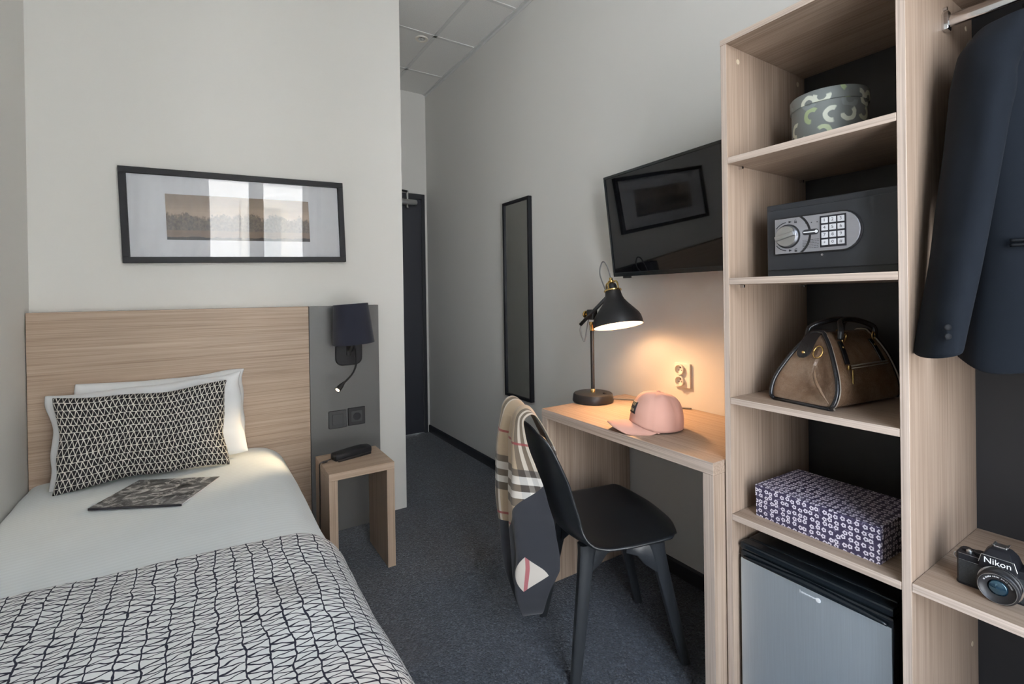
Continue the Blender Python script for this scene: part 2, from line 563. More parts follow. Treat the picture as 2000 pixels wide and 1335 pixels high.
# dark border area, stepped like the printed corner
edge = t.math('SUBTRACT', vn, t.math('ADD', 0.485, t.math('MULTIPLY', t.math('MINIMUM', u, 0.52), 0.36)))
dk = t.math('GREATER_THAN', edge, 0.0)
c = t.mix(dk, c, rgb(0.034, 0.036, 0.044))
dia = t.math('ADD', t.math('DIVIDE', t.math('ABSOLUTE', t.math('SUBTRACT', u, 0.21)), 0.13), t.math('DIVIDE', t.math('ABSOLUTE', t.math('SUBTRACT', vn, 0.80)), 0.062))
dm = t.math('LESS_THAN', dia, 1.0)
rl = t.math('LESS_THAN', t.math('ABSOLUTE', t.math('SUBTRACT', u, 0.20)), 0.012)
dc = t.mix(rl, rgb(0.58, 0.53, 0.47), rgb(0.42, 0.14, 0.15))
c = t.mix(dm, c, dc)
fn_ = t.noise(t.coord('Object'), 900, 2)
t.P(Base_Color=c, Roughness=0.75, Sheen_Weight=0.2, Specular_IOR_Level=0.25); t.bump(fn_, 0.2, 0.0004)
M['scarf'] = t.m

# brushed fridge door / safe panel
def brushed(name, col, rough, axis):
    t = NT(name); s = [600, 600, 600]; s[axis] = 8
    n1 = t.noise(t.coord('Object', tuple(s)), 1, 2)
    t.P(Base_Color=t.mix(n1, col, tuple(x * 0.85 for x in col[:3]) + (1,)), Metallic=0.85, Roughness=rough)
    t.bump(n1, 0.06, 0.0003)
    return t.m
M['fridge_door'] = brushed('fridge_steel', rgb(0.74, 0.82, 0.88), 0.5, 2)
M['safe_plate'] = brushed('safe_plate', rgb(0.50, 0.51, 0.56), 0.45, 1)

# mirror, screen, glass
t = NT('mirror_glass'); t.P(Base_Color=rgb(0.80, 0.82, 0.80), Metallic=1.0, Roughness=0.02); M['mirror'] = t.m
t = NT('screen_glass'); t.P(Base_Color=rgb(0.006, 0.0065, 0.008), Roughness=0.025, Specular_IOR_Level=0.5); M['screen'] = t.m
def thin_glass(name, f0):
    """clear sheet: Schlick reflectance from |N.I|, the same from both sides"""
    t = NT(name)
    ge = t.n('NewGeometry')
    dt = t.n('VectorMath', {'operation': 'DOT_PRODUCT'}, i0=ge.outputs['Normal'], i1=ge.outputs['Incoming'])
    fr = t.math('ADD', f0, t.math('MULTIPLY', 1 - f0, t.math('POWER', t.math('SUBTRACT', 1.0, t.math('ABSOLUTE', dt.outputs['Value']), True), 5.0)))
    tr = t.n('BsdfTransparent'); gl = t.n('BsdfGlossy', None, Roughness=0.0)
    mx = t.n('MixShader', None, i0=fr, i1=tr.outputs[0], i2=gl.outputs[0])
    t.t.nodes.remove(t.b)
    t.t.links.new(mx.outputs[0], t.out.inputs[0])
    return t.m
M['pic_glass'] = thin_glass('picture_glass', 0.042)
M['win_glass'] = thin_glass('window_glass', 0.02)
t = NT('lens_glass'); t.P(Base_Color=rgb(0.01, 0.03, 0.05), Roughness=0.03, Coat_Weight=1.0, Specular_Tint=rgb(0.5, 0.9, 1.0), Specular_IOR_Level=1.0); M['lens'] = t.m


def emit(name, col, st):
    t = NT(name); t.P(Base_Color=rgb(0.8, 0.8, 0.8), Emission_Color=col, Emission_Strength=st); return t.m
M['bulb'] = emit('warm_bulb', rgb(1.0, 0.58, 0.30), 95.0)
M['led'] = emit('reading_led', rgb(1.0, 0.80, 0.50), 14.0)

# picture print: hazy sunset over a tree-lined lake
t = NT('lake_print'); tc = t.n('TexCoord'); g = t.n('SeparateXYZ', None, Vector=tc.outputs['UV'])
x, y = g.outputs[0], g.outputs[1]
nz = t.noise(t.coord('UV', (9, 1.2, 1)), 1, 4, 0.6)
nf = t.noise(t.coord('UV', (60, 14, 1)), 1, 4, 0.7)
cl = t.noise(t.coord('UV', (2, 9, 1)), 1, 3)
sky = t.ramp(t.math('ADD', y, t.math('MULTIPLY', t.math('SUBTRACT', cl, 0.5), 0.3)), [(0.3, (0.40, 0.32, 0.25)), (0.62, (0.38, 0.29, 0.21)), (0.8, (0.26, 0.20, 0.15)), (1.0, (0.22, 0.165, 0.125))])
top = t.math('ADD', 0.20, t.math('ADD', t.math('MULTIPLY', nz, 0.55), t.math('MULTIPLY', nf, 0.25)))
tree = t.ramp(t.math('SUBTRACT', top, y), [(0.0, 0.0), (0.02, 0.0), (0.08, 1.0)])
c = t.mix(t.math('MULTIPLY', tree, t.ramp(nf, [(0.3, 0.55), (0.7, 1.0)])), sky, rgb(0.045, 0.033, 0.025))
wat = t.ramp(y, [(0.0, 1.0), (0.20, 1.0), (0.23, 0.0)])
wc = t.mix(t.noise(t.coord('UV', (4, 60, 1)), 1, 2), rgb(0.27, 0.19, 0.135), rgb(0.11, 0.078, 0.055))
c = t.mix(wat, c, wc)
bank = t.math('LESS_THAN', y, t.math('MULTIPLY', nz, 0.13))
c = t.mix(bank, c, rgb(0.012, 0.008, 0.007))
t.P(Base_Color=c, Roughness=0.6)
M['print'] = t.m

# magazine cover: greyscale street-scene-like photo
t = NT('magazine_cover'); v = t.coord('UV')
n1 = t.noise(v, 19, 6, 0.68, 1.6); n2 = t.noise(t.coord('UV', (7, 26, 1)), 1, 3, 0.6, 0.8)
c = t.mix(0.30, t.ramp(n1, [(0.45, (0.010, 0.010, 0.012)), (0.52, (0.13, 0.13, 0.14)), (0.58, (0.66, 0.65, 0.65))]), t.ramp(n2, [(0.38, (0.02, 0.02, 0.024)), (0.52, (0.20, 0.20, 0.21)), (0.62, (0.52, 0.52, 0.52))]))
gs = t.n('SeparateXYZ', None, Vector=v)
rd = t.math('LESS_THAN', t.math('ABSOLUTE', t.math('SUBTRACT', t.math('ADD', gs.outputs[0], t.math('MULTIPLY', gs.outputs[1], 0.4)), 0.17)), 0.014)
c = t.mix(t.math('MULTIPLY', rd, 0.55), c, rgb(0.16, 0.05, 0.05))
t.P(Base_Color=c, Roughness=0.3)
M['mag'] = t.m

# outside
t = NT('facade_render'); t.P(Base_Color=t.mix(t.noise(t.coord('Object'), 1.2, 3), rgb(0.74, 0.71, 0.66), rgb(0.79, 0.77, 0.73)), Roughness=0.9); M['facade'] = t.m
M['facade_trim'] = plain('facade_trim', rgb(0.45, 0.42, 0.37), 0.8)
M['facade_glass'] = plain('facade_window', rgb(0.36, 0.36, 0.34), 0.4)
M['street'] = plain('street', rgb(0.25, 0.25, 0.25), 0.9)

# ================================================================== ROOM
XL, YH, XC, YE, ZC, YW = -2.323, 2.766, -0.739, 4.157, 3.055, -0.75

def struct(name, b, mat, **k):
    return tag(boxobj(name, b, mat, bev=0, **k), kind='structure')

struct('floor', (XL - .1, .1, YW - .2, YE + .1, -.12, 0), M['carpet'])
struct('wall_left', (XL - .1, XL, YW - .2, YH + .1, 0, ZC), M['wall'])
struct('wall_right', (0, .1, YW - .2, YE + .1, 0, ZC), M['wall'])
struct('wall_back', (XL, XC, YH, YH + .12, 0, ZC), M['wall'])
struct('wall_corridor', (XC - .12, XC, YH + .12, YE + .1, 0, ZC), M['wall'])
# end wall of the corridor around the door
bm = B()
box(bm, XC, 0, YE, YE + .1, 2.150, ZC)
box(bm, -.022, 0, YE, YE + .1, 0, 2.150)
tag(obj('wall_end', bm, M['wall']), kind='structure')
# front wall with the window opening
WX0, WX1, WZ0, WZ1 = -2.27, -0.60, 0.10, 2.80  # opening widened at the left so more daylight reaches the right wall
bm = B()
box(bm, XL, WX0, YW - .2, YW, 0, ZC); box(bm, WX1, 0, YW - .2, YW, 0, ZC)
box(bm, WX0, WX1, YW - .2, YW, 0, WZ0); box(bm, WX0, WX1, YW - .2, YW, WZ1, ZC)
tag(obj('wall_front', bm, M['wall']), kind='structure')
ceil = struct('ceiling', (XL - .1, .1, YW - .2, YE + .1, ZC, ZC + .1), M['tile'])
# suspended grid: T-bars under the tiles and the wall angle
bm = B()
for x in (-.325, -.890, -1.455, -2.02):
    box(bm, x - .012, x + .012, YW, YE if x > XC else YH, ZC - .004, ZC + .002)
for k in range(-6, 3):
    y = 2.622 + .565 * k
    box(bm, XL if y < YH else XC, 0, y - .012, y + .012, ZC - .004, ZC + .002)
tag(obj('trim_1', bm, M['grid']), kind='structure')
bm = B(); box(bm, -.022, 0, YW, YE, ZC - .006, ZC + .002); box(bm, -.003, 0, YW, YE, ZC - .024, ZC)
tag(obj('trim_2', bm, M['grid']), kind='structure')
bm = B(); prism(bm, [(0, 0), (.011, 0), (.011, .058), (.006, .066), (0, .066)], 0, YE - YW - .75, frameM((0, YW + .75, 0), (-1, 0, 0), (0, 0, 1)))
bm.transform(Matrix())
bmesh.ops.recalc_face_normals(bm, faces=bm.faces[:])
o = obj('baseboard_right', bm, M['base_dark']); tag(o, kind='structure')
# the prism's extrusion axis is -X x Z = +Y

# door in the corridor end wall, with frame, leaf, handle and closer
d = thing('door_1', None, None, ((XC) / 2, YE, 0)); tag(d, kind='structure')
bm = B(); box(bm, -.052, -.022, YE - .012, YE + .09, 0, 2.150, bev=.002); box(bm, XC, -.052, YE - .012, YE + .09, 2.105, 2.150, bev=.002)
obj('door_frame', bm, M['base_dark'], d, world=True)
boxobj('door_leaf', (XC + .002, -.054, YE + .006, YE + .05, .006, 2.103), M['navy_door'], d, bev=.002, world=True)
bm = B(); tube(bm, [(-.66, YE + .006, 1.02), (-.66, YE - .05, 1.02), (-.64, YE - .055, 1.02), (-.53, YE - .055, 1.02)], .009, 10, 6)
obj('door_handle', bm, M['steel'], d, world=True, smooth=True)
cl = thing('door_closer', 'small chrome closer with a folding arm at the top of the dark door', 'door closer', (-.25, YE, 2.06))
bm = B(); lathe(bm, [(.001, 0), (.022, .002), (.026, .01), (.026, .25), (.022, .258), (.001, .26)], 16, frameM((-.372, YE - .045, 2.062), (0, 1, 0), (0, 0, 1)))
box(bm, -.36, -.13, YE - .022, YE + .006, 2.04, 2.085, bev=.003)
obj('closer_body', bm, M['steel'], cl, world=True, auto=40)
bm = B(); lathe(bm, [(.012, 0), (.012, .075)], 12, Matrix.Translation((-.20, YE - .045, 2.085)))
obj('spindle', bm, M['chrome'], cl, world=True, auto=40)
bm = B(); lathe(bm, [(.001, 0), (.014, .002), (.010, .03), (.001, .032)], 12, Matrix.Translation((-.20, YE - .045, 2.008)))
obj('end_nut', bm, M['chrome'], cl, world=True, auto=40)
bm = B(); tube(bm, [(-.20, YE - .045, 2.155), (-.36, YE - .17, 2.135), ], .010, 8, 1); tube(bm, [(-.36, YE - .17, 2.135), (-.52, YE - .02, 2.135)], .009, 8, 1)
box(bm, -.55, -.49, YE - .02, YE - .012, 2.118, 2.148)
obj('arm', bm, M['black_metal'], cl, world=True)

# recessed downlight in the corridor ceiling
dl = thing('downlight', 'small round recessed ceiling spotlight, switched off', 'ceiling light', (-.394, 3.265, ZC))
bm = B(); lathe(bm, [(.026, .0), (.030, -.006), (.044, -.006), (.046, -.002), (.046, 0)], 28, Matrix.Translation((-.394, 3.265, ZC)))
obj('trim_ring', bm, M['white_enamel'], dl, world=True, auto=40)
bm = B(); lathe(bm, [(.001, -.001), (.012, -.003), (.024, -.004), (.0262, -.0008)], 24, Matrix.Translation((-.394, 3.265, ZC)))
obj('lamp_face', bm, M['chrome'], dl, world=True, smooth=True)

# window: two casements, wide meeting stile, glass, extra left pane added for light
w = thing('window_1', None, None, ((WX0 + WX1) / 2, YW - .1, WZ0)); tag(w, kind='structure')
bm = B(); y0, y1 = YW - .13, YW - .07
for a, b_ in ((WX0, WX0 + .05), (WX1 - .05, WX1), (-1.262, -1.112), (-1.715, -1.675)):
    box(bm, a, b_, y0, y1, WZ0, WZ1, bev=.004)
for a, b_ in ((WZ0, WZ0 + .10), (WZ1 - .06, WZ1)):
    for c_, d_ in ((WX0 + .05, -1.715), (-1.675, -1.262), (-1.112, WX1 - .05)): box(bm, c_, d_, y0, y1, a, b_, bev=.004)
obj('window_frame', bm, M['white_plastic'], w, world=True)
for a, b_ in ((WX0 + .05, -1.715), (-1.675, -1.262), (-1.112, WX1 - .05)):
    boxobj('pane', (a, b_, YW - .102, YW - .098, WZ0 + .10, WZ1 - .06), M['win_glass'], w, bev=0, world=True)

# street front across the road, seen only as a reflection in the picture glass
fb = thing('building', 'pale rendered street front across the road, mirrored in the picture glass', 'building', (2.8, -11, -8))
boxobj('wall', (-3.4, 9, -12, -11, -8, 9.5), M['facade'], fb, bev=0, world=True)  # left end cut short so open sky lights the right wall more
bm = B()
for z in (-3.0, 1.35, 4.9, 9.2):
    box(bm, -3.45, 9, -11, -10.8, z, z + .14); box(bm, -3.45, 9, -11, -10.72, z + .14, z + .20)
obj('ledge', bm, M['facade_trim'], fb, world=True)
for x in (-2.4, -.1, 2.7, 5.7):
    for z in (-1.6, 2.0, 5.6):
        f = boxobj('window_surround', (x - .62, x + .62, -11.0, -10.93, z - .1, z + 2.15), M['white_enamel'], fb, bev=0, world=True)
        boxobj('pane', (x - .45, x + .45, -10.93, -10.915, z, z + 2.0), M['facade_glass'], f, bev=0, world=True)
struct('street', (-14, 12, -14, YW - 1.5, -8.2, -8), M['street'])

# ================================================================== HEADBOARD
HBY = 2.6964
h = thing('headboard', 'wide oak headboard with a dark grey end panel on the wall', 'headboard', (-1.6, 2.73, 0))
boxobj('wood_panel', (XL + .004, -1.2712, HBY, YH - .003, 0.0, 1.1885), M['wx'], h, bev=.0015, world=True)
o = boxobj('grey_panel', (-1.2694, -.9104, HBY, YH - .003, 0.0, 1.1885), M['grey_panel'], h, bev=.0015, world=True)
o['label'] = 'dark grey laminate panel at the end of the headboard'

# ================================================================== BED
bd = thing('single_bed', 'low single bed with a thick mattress against the oak headboard', 'bed', (-1.87, 1.65, 0))
boxobj('bed_base', (-2.30, -1.42, .66, 2.66, .06, .27), M['bedbase'], bd, bev=.015, world=True)
boxobj('mattress', (-2.305, -1.435, .65, 2.68, .27, .465), M['mattress'], bd, bev=.045, world=True, smooth=True)
for x in (-2.24, -1.48):
    for y in (.74, 2.58):
        bm = B(); lathe(bm, [(.022, 0), (.028, .06)], 14, Matrix.Translation((x, y, 0))); obj('leg', bm, M['black'], bd, world=True, auto=40)

DP = [(-2.3205, .36), (-2.3195, .455), (-2.313, .492), (-2.285, .507), (-2.20, .513), (-1.95, .519), (-1.70, .521), (-1.57, .519), (-1.50, .513), (-1.462, .500),
      (-1.432, .480), (-1.410, .455), (-1.394, .425), (-1.384, .390), (-1.379, .34), (-1.376, .27), (-1.375, .20)]
DPs = [Vector((x, 0, z)) for x, z in DP]
DPc = spline(DPs, 6)
LEN = [0.0]
for a, b_ in zip(DPc, DPc[1:]): LEN.append(LEN[-1] + (b_ - a).length)
LT = LEN[-1]
def dprof(s):
    """point and outward normal on the bed cross-section at arc fraction s"""
    L = s * LT
    i = 0
    while i < len(LEN) - 2 and LEN[i + 1] < L: i += 1
    f = (L - LEN[i]) / max(LEN[i + 1] - LEN[i], 1e-9)
    p = DPc[i].lerp(DPc[i + 1], f)
    tg = (DPc[min(i + 2, len(DPc) - 1)] - DPc[max(i - 1, 0)]).normalized()
    return p, Vector((-tg.z, 0, tg.x))

def bedsurf(y0fn, y1fn, off, amp, foot=True, s0=0.0, s1=1.0, wr=1.0):
    def fn(a, b_):
        s = s0 + (s1 - s0) * a
        p, n = dprof(s)
        y = y0fn(s) + (y1fn(s) - y0fn(s)) * b_
        q = p + n * off
        k = noise.noise(Vector((p.x * 3.1, y * 2.6, 4.2))) * 1.0 + noise.noise(Vector((p.x * 9, y * 6, 1.7))) * 0.35
        fold = noise.noise(Vector((p.x * 2.2 + y * 5.5, y * 1.1 - p.x * 1.6, 9.0)))
        q = q + n * (k * amp + max(0, fold - .15) * amp * wr)
        q.y = y
        if n.x < -.5: q.x = max(q.x, XL + .001)
        return q
    return fn

dv = thing('duvet', 'smooth white duvet with faint woven stripes covering the bed', 'duvet', (-1.87, 1.65, .5))
bm = B()
f0 = bedsurf(lambda s: .60, lambda s: 2.690, 0.0, .0045)
def dfn(a, b_):
    q = f0(a, b_)
    # slight roll-down at the foot and head
    e = min(1.0, (q.y - .60) / .09)
    q.z -= (1 - math.sqrt(max(0, 1 - (1 - e) ** 2))) * .10
    return q
gridsurf(bm, dfn, 70, 90, lambda a, b_: (a * LT, .60 + b_ * 2.09))
obj('duvet_cover', bm, M['duvet'], dv, world=True, smooth=True, solid=.014, sub=1)

rn = thing('bed_runner', 'white quilted bed throw printed with dark wavy net lines, across the bed foot', 'bed throw', (-1.87, 1.1, .5))
bm = B()
ytop = lambda s: 1.708 - .085 * min(1.0, s * LT / 1.0) + .012 * math.sin(s * 9.0) + (.0 if s < .72 else -.03 * (s - .72) / .28)
f1 = bedsurf(lambda s: .585, ytop, .0, .0070, wr=2.2)
def rfn(a, b_):
    q = f1(a, b_)
    s = .02 + .98 * a
    p, n = dprof(a)
    edge = min(1.0, (1 - b_) * (ytop(a) - .585) / .045)
    th = .020 * math.sqrt(max(0.0, 1 - (1 - edge) ** 2)) + .002
    puff = .006 * noise.noise(Vector((p.x * 7 + 3, q.y * 7, 0)))
    y = q.y
    q = q + n * (th + puff * edge)
    if n.x < -.5: q.x = max(q.x, XL + .002)
    q.y = y
    e = min(1.0, (q.y - .585) / .09)
    q.z -= (1 - math.sqrt(max(0, 1 - (1 - e) ** 2))) * .10
    return q
gridsurf(bm, rfn, 80, 70, lambda a, b_: (a * LT, .585 + b_ * 1.12))
obj('throw_fabric', bm, M['runner'], rn, world=True, smooth=True, solid=.004, sub=1)


def pillow(name, label, cat, W, H, T, origin, xd, yd, mat, pinch=.07, seed=0, wr=.004, corner=.0):
    root = thing(name, label, cat, origin)
    Mx = frameM(origin, xd, yd)
    bm = B()
    N = 30
    uvl = bm.loops.layers.uv.new('UVMap')
    def pt(s, t_, side):
        k = max(0, (1 - abs(s) ** 2.6)) * max(0, (1 - abs(t_) ** 2.6))
        z = side * T / 2 * k ** .42
        x = W / 2 * s * (1 - pinch * .55 * (1 - t_ * t_))
        y = H / 2 * t_ * (1 - pinch * (1 - s * s))
        nz = noise.noise(Vector((s * 2.3 + seed, t_ * 2.3, side)))
        nz2 = noise.noise(Vector((s * 6 + seed, t_ * 5 + s * 3, side * 2)))
        z += side * (nz * wr * 2 + nz2 * wr) * min(1, k * 4)
        y += noise.noise(Vector((s * 2 + seed, 7, 0))) * wr * 2.2
        x += noise.noise(Vector((3, t_ * 2 + seed, 0))) * wr * 2
        return Mx @ Vector((x, y, z))
    for side in (1, -1):
        g = [[bm.verts.new(pt(-1 + 2 * i / N, -1 + 2 * j / N, side)) for j in range(N + 1)] for i in range(N + 1)]
        for i in range(N):
            for j in range(N):
                f = bm.faces.new((g[i][j], g[i + 1][j], g[i + 1][j + 1], g[i][j + 1]))
                for l, (a, b_) in zip(f.loops, ((i, j), (i + 1, j), (i + 1, j + 1), (i, j + 1))):
                    l[uvl].uv = (W * a / N, H * b_ / N)
    bmesh.ops.remove_doubles(bm, verts=bm.verts[:], dist=.0012)
    obj('pillowcase' if cat == 'pillow' else 'cover', bm, mat, root, world=True, smooth=True, sub=1)
    return root

pillow('pillow', 'white pillow standing nearest the headboard, mostly hidden behind another pillow', 'pillow', .62, .385, .10, (-1.865, 2.648, .712), (1, 0, .012), (0, .11, 1), M['pillow'], .07, 3, .006)
pillow('pillow', 'front white pillow leaning just behind the patterned cushion', 'pillow', .685, .375, .115, (-1.905, 2.575, .706), (1, .01, .05), (0, .20, 1), M['pillow'], .085, 11, .006)
cu = pillow('cushion', 'black oblong cushion with a white hand-drawn triangle net pattern', 'cushion', .585, .372, .120, (-1.925, 2.492, .695), (1, -.03, .018), (0, .16, 1), M['cushion'], .12, 5, .004)

mg = thing('magazine', 'thin magazine with a black-and-white cover photo on the duvet', 'magazine', (-1.873, 2.243, .520))
c4 = [Vector(p) for p in ((-2.0473, 2.1991, 0), (-1.787, 2.0433, 0), (-1.6969, 2.3035, 0), (-1.9608, 2.4242, 0))]
ex = (c4[1] - c4[0]); ey = (c4[3] - c4[0])
Mm = frameM((-1.8735, 2.2430, .5245), (c4[1] - c4[0]) + (c4[2] - c4[3]), (c4[3] - c4[0]) + (c4[2] - c4[1]))
bm = B(); box(bm, -.147, .147, -.122, .126, .0, .006, M=Mm, bev=.0008); obj('pages', bm, M['mat_board'], mg, world=True)
bm = B(); box(bm, -.150, .150, -.124, .128, .006, .0072, M=Mm); obj('cover', bm, M['mag'], mg, world=True)
bm = B(); box(bm, -.150, .150, -.127, -.124, -.0002, .0072, M=Mm); obj('spine', bm, M['ink'], mg, world=True)

# ================================================================== FRAMED PICTURE
pr_c = Vector((-1.5506, 2.744, 1.6225)); tilt = math.radians(1.75)
pf = thing('framed_picture', 'wide black frame holding a small sepia lake photo on a white mount', 'picture', pr_c)
PX = frameM(pr_c, (math.cos(tilt), 0, math.sin(tilt)), (-math.sin(tilt), 0, math.cos(tilt)))   # local z points to the room (-Y)
FW, FH, FR = .949, .424, .027
bm = B()
for b_ in ((-FW / 2, FW / 2, FH / 2 - FR, FH / 2), (-FW / 2, FW / 2, -FH / 2, -FH / 2 + FR), (-FW / 2, -FW / 2 + FR, -FH / 2 + FR, FH / 2 - FR), (FW / 2 - FR, FW / 2, -FH / 2 + FR, FH / 2 - FR)):
    box(bm, *b_, -.020, .012, bev=.0015, M=PX)
obj('frame', bm, M['black_frame'], pf, world=True)
bm = B(); box(bm, -FW / 2 + FR, FW / 2 - FR, -FH / 2 + FR, FH / 2 - FR, -.018, -.006, M=PX); obj('mount', bm, M['mat_board'], pf, world=True)
bm = B(); uvl = bm.loops.layers.uv.new('UVMap')
q = [(-.312, -.1055), (.299, -.1055), (.299, .1035), (-.312, .1035)]
f = bm.faces.new([bm.verts.new(PX @ Vector((x, y, -.0052))) for x, y in q])
for l, uvc in zip(f.loops, ((0, 0), (1, 0), (1, 1), (0, 1))): l[uvl].uv = uvc
o = obj('photo_print', bm, M['print'], pf, world=True, recalc=False); o['label'] = 'sepia sunset over a tree-lined lake'
bm = B(); box(bm, -FW / 2 + FR, FW / 2 - FR, -FH / 2 + FR, FH / 2 - FR, -.0025, -.0005, M=PX); obj('glass', bm, M['pic_glass'], pf, world=True)

# ================================================================== WALL LAMP
sl = thing('wall_lamp', 'black fabric-shaded wall lamp with a bendy reading arm on the grey panel', 'wall lamp', (-1.075, HBY, .94))
bm = B(); prism(bm, rrect(.137, .150, .036), 0, .018, frameM((-1.076, HBY - .0005, .948), (1, 0, 0), (0, 0, 1)), bev=.003)
obj('backplate', bm, M['black_frame'], sl, world=True, auto=40)
bm = B(); tube(bm, [(-1.080, HBY - .018, .955), (-1.080, HBY - .075, .955), (-1.080, HBY - .095, .975), (-1.079, HBY - .098, 1.03)], .009, 10, 8)
box(bm, -1.090, -1.070, HBY - .03, HBY - .016, .925, .975, bev=.003)
obj('bracket', bm, M['black_metal'], sl, world=True, smooth=True)
ax = Vector((-.012, 0.004, .205)).normalized()
Ms = frameM((-1.0735, HBY - .108, .996), (1, 0, .06), (0, 1, 0)); Ms = Matrix.Translation((-1.0745, HBY - .110, .994)) @ ax.to_track_quat('Z', 'Y').to_matrix().to_4x4()
bm = B(); lathe(bm, [(.1030, 0), (.1035, .002), (.0862, .202), (.0855, .204), (.0835, .204), (.0835, .202), (.1005, .002), (.1015, 0), (.1030, 0)], 48, Ms, caps=False)
obj('lamp_shade', bm, M['shade'], sl, world=True, auto=40)
bm = B(); lathe(bm, [(.018, .035), (.018, .075), (.024, .09), (.024, .10), (.001, .102)], 20, Ms); obj('bulb_holder', bm, M['black'], sl, world=True, auto=40)
# flexible reading arm
arm = [(-1.062, HBY - .060, .985), (-1.060, HBY - .080, .93), (-1.062, HBY - .100, .885), (-1.085, HBY - .125, .845), (-1.118, HBY - .145, .818), (-1.142, HBY - .158, .803)]
bm = B(); tube(bm, arm, .0048, 10, 8); obj('flexible_arm', bm, M['black_metal'], sl, world=True, smooth=True)
A0, A1 = Vector((-1.138, HBY - .155, .806)), Vector((-1.176, HBY - .180, .776))
dv_ = (A1 - A0).normalized(); Mh = Matrix.Translation(A0) @ dv_.to_track_quat('Z', 'Y').to_matrix().to_4x4()
L_ = (A1 - A0).length
bm = B(); lathe(bm, [(.001, -.004), (.006, -.002), (.0075, .006), (.013, .026), (.0145, L_ - .004), (.0130, L_), (.0105, L_ - .003), (.001, L_ - .003)], 20, Mh); rh = obj('reading_head', bm, M['black_metal'], sl, world=True, auto=40)
bm = B(); lathe(bm, [(.0100, L_ - .0028), (.0085, L_ - .001), (.001, L_ + .0005)], 18, Mh); obj('led', bm, M['led'], rh, world=True, smooth=True)
ld = bpy.data.lights.new('reading_spot', 'SPOT'); ld.energy = 9.0; ld.color = (1, .76, .46); ld.spot_size = math.radians(62); ld.spot_blend = .9; ld.shadow_soft_size = .008
lo = bpy.data.objects.new('reading_spot', ld); COL.objects.link(lo)
tgt = Vector((-1.60, 2.43, .55)); src = A1 + (A1 - A0).normalized() * .004
lo.location = src; lo.rotation_euler = (tgt - src).to_track_quat('-Z', 'Y').to_euler()

# switch and socket on the grey panel
def plate(root, x0, x1, z0, z1, y, mat, th=.009, r=.008):
    bm = B(); prism(bm, rrect(x1 - x0, z1 - z0, r), 0, th, frameM(((x0 + x1) / 2, y, (z0 + z1) / 2), (1, 0, 0), (0, 0, 1)), bev=.0025)
    return obj('faceplate', bm, mat, root, world=True, auto=40)
DG = plain('graphite_plastic', rgb(0.040, 0.042, 0.046), 0.4)
ls = thing('light_switch', 'dark grey square rocker switch on the grey panel, left of the socket', 'switch', (-1.1365, HBY, .590))
plate(ls, -1.1825, -1.0905, .544, .637, HBY, DG)
bm = B(); prism(bm, rrect(.056, .056, .003), 0, .0035, frameM((-1.1365, HBY - .009, .5905), (1, 0, 0), (0, 0, 1)), bev=.001); obj('rocker', bm, DG, ls, world=True)
so = thing('wall_socket', 'black square socket on the grey panel above the bedside table', 'socket', (-1.0385, HBY, .595))
plate(so, -1.0835, -.9935, .548, .641, HBY, M['black'], .010, .003)
bm = B(); prism(bm, rrect(.056, .056, .003), 0, .002, frameM((-1.0385, HBY - .010, .5945), (1, 0, 0), (0, 0, 1)))
o_ = obj('socket_insert', bm, DG, so, world=True)
bm = B(); lathe(bm, [(.0205, 0), (.0205, .0015), (.0185, .0018), (.0180, .0006), (.001, .0004)], 26, frameM((-1.0385, HBY - .012, .5945), (1, 0, 0), (0, 0, 1)))
obj('socket_well', bm, M['black_frame'], so, world=True, auto=40)
bm = B()
for dx in (-.0095, .0095): lathe(bm, [(.0026, 0), (.0026, .0008), (.0001, .0009)], 10, frameM((-1.0385 + dx, HBY - .0126, .5945), (1, 0, 0), (0, 0, 1)))
obj('pin_hole', bm, M['dark_hole'], so, world=True)

# ================================================================== BEDSIDE TABLE, PHONE
nx0, nx1, ny0, ny1, nzt = -1.2859, -.9985, 2.206, 2.496, .4773
nt = thing('bedside_table', 'small open oak bedside table of three boards below the wall lamp', 'bedside table', ((nx0 + nx1) / 2, (ny0 + ny1) / 2, 0))
boxobj('tabletop', (nx0, nx1, ny0, ny1, nzt - .032, nzt), M['wx'], nt, world=True)
for x0, x1 in ((nx0, nx0 + .036), (nx1 - .036, nx1)):
    boxobj('side_panel', (x0, x1, ny0 + .0008, ny1, 0, nzt - .032), M['wz'], nt, world=True)
bm = B(); lathe(bm, [(.005, 0), (.005, .012)], 10, Matrix.Translation((nx1 - .06, ny0 + .06, nzt - .044))); obj('dowel', bm, M['beige_plug'], nt, world=True)
ph = thing('telephone', 'black slim telephone handset on the bedside table', 'telephone', (-1.137, 2.405, nzt))
pd = Vector((.187, .045, 0)).normalized(); Mp = frameM((-1.140, 2.398, nzt), pd, (-pd.y, pd.x, 0))
bm = B()
rings = []
for x, wy, z0, z1 in ((-.094, .022, .004, .026), (-.090, .030, .001, .034), (-.05, .033, .0, .036), (0, .033, .0, .039), (.05, .032, .0, .040), (.086, .028, .001, .037), (.092, .020, .004, .030)):
    zc, hz = (z0 + z1) / 2, (z1 - z0) / 2
    rings.append([Mp @ Vector((x, px * 2 * wy / 2, zc + pz * hz)) for px, pz in [(math.copysign(abs(math.cos(a)) ** .45, math.cos(a)), math.copysign(abs(math.sin(a)) ** .55, math.sin(a))) for a in [2 * PI * k / 24 for k in range(24)]]])
loft(bm, rings); obj('handset', bm, M['black_frame'], ph, world=True, smooth=True)
bm = B(); box(bm, -.086, .080, -.039, -.030, 0, .011, bev=.003, M=Mp); box(bm, -.086, .080, .030, .038, 0, .014, bev=.003, M=Mp); obj('cradle', bm, M['black'], ph, world=True)
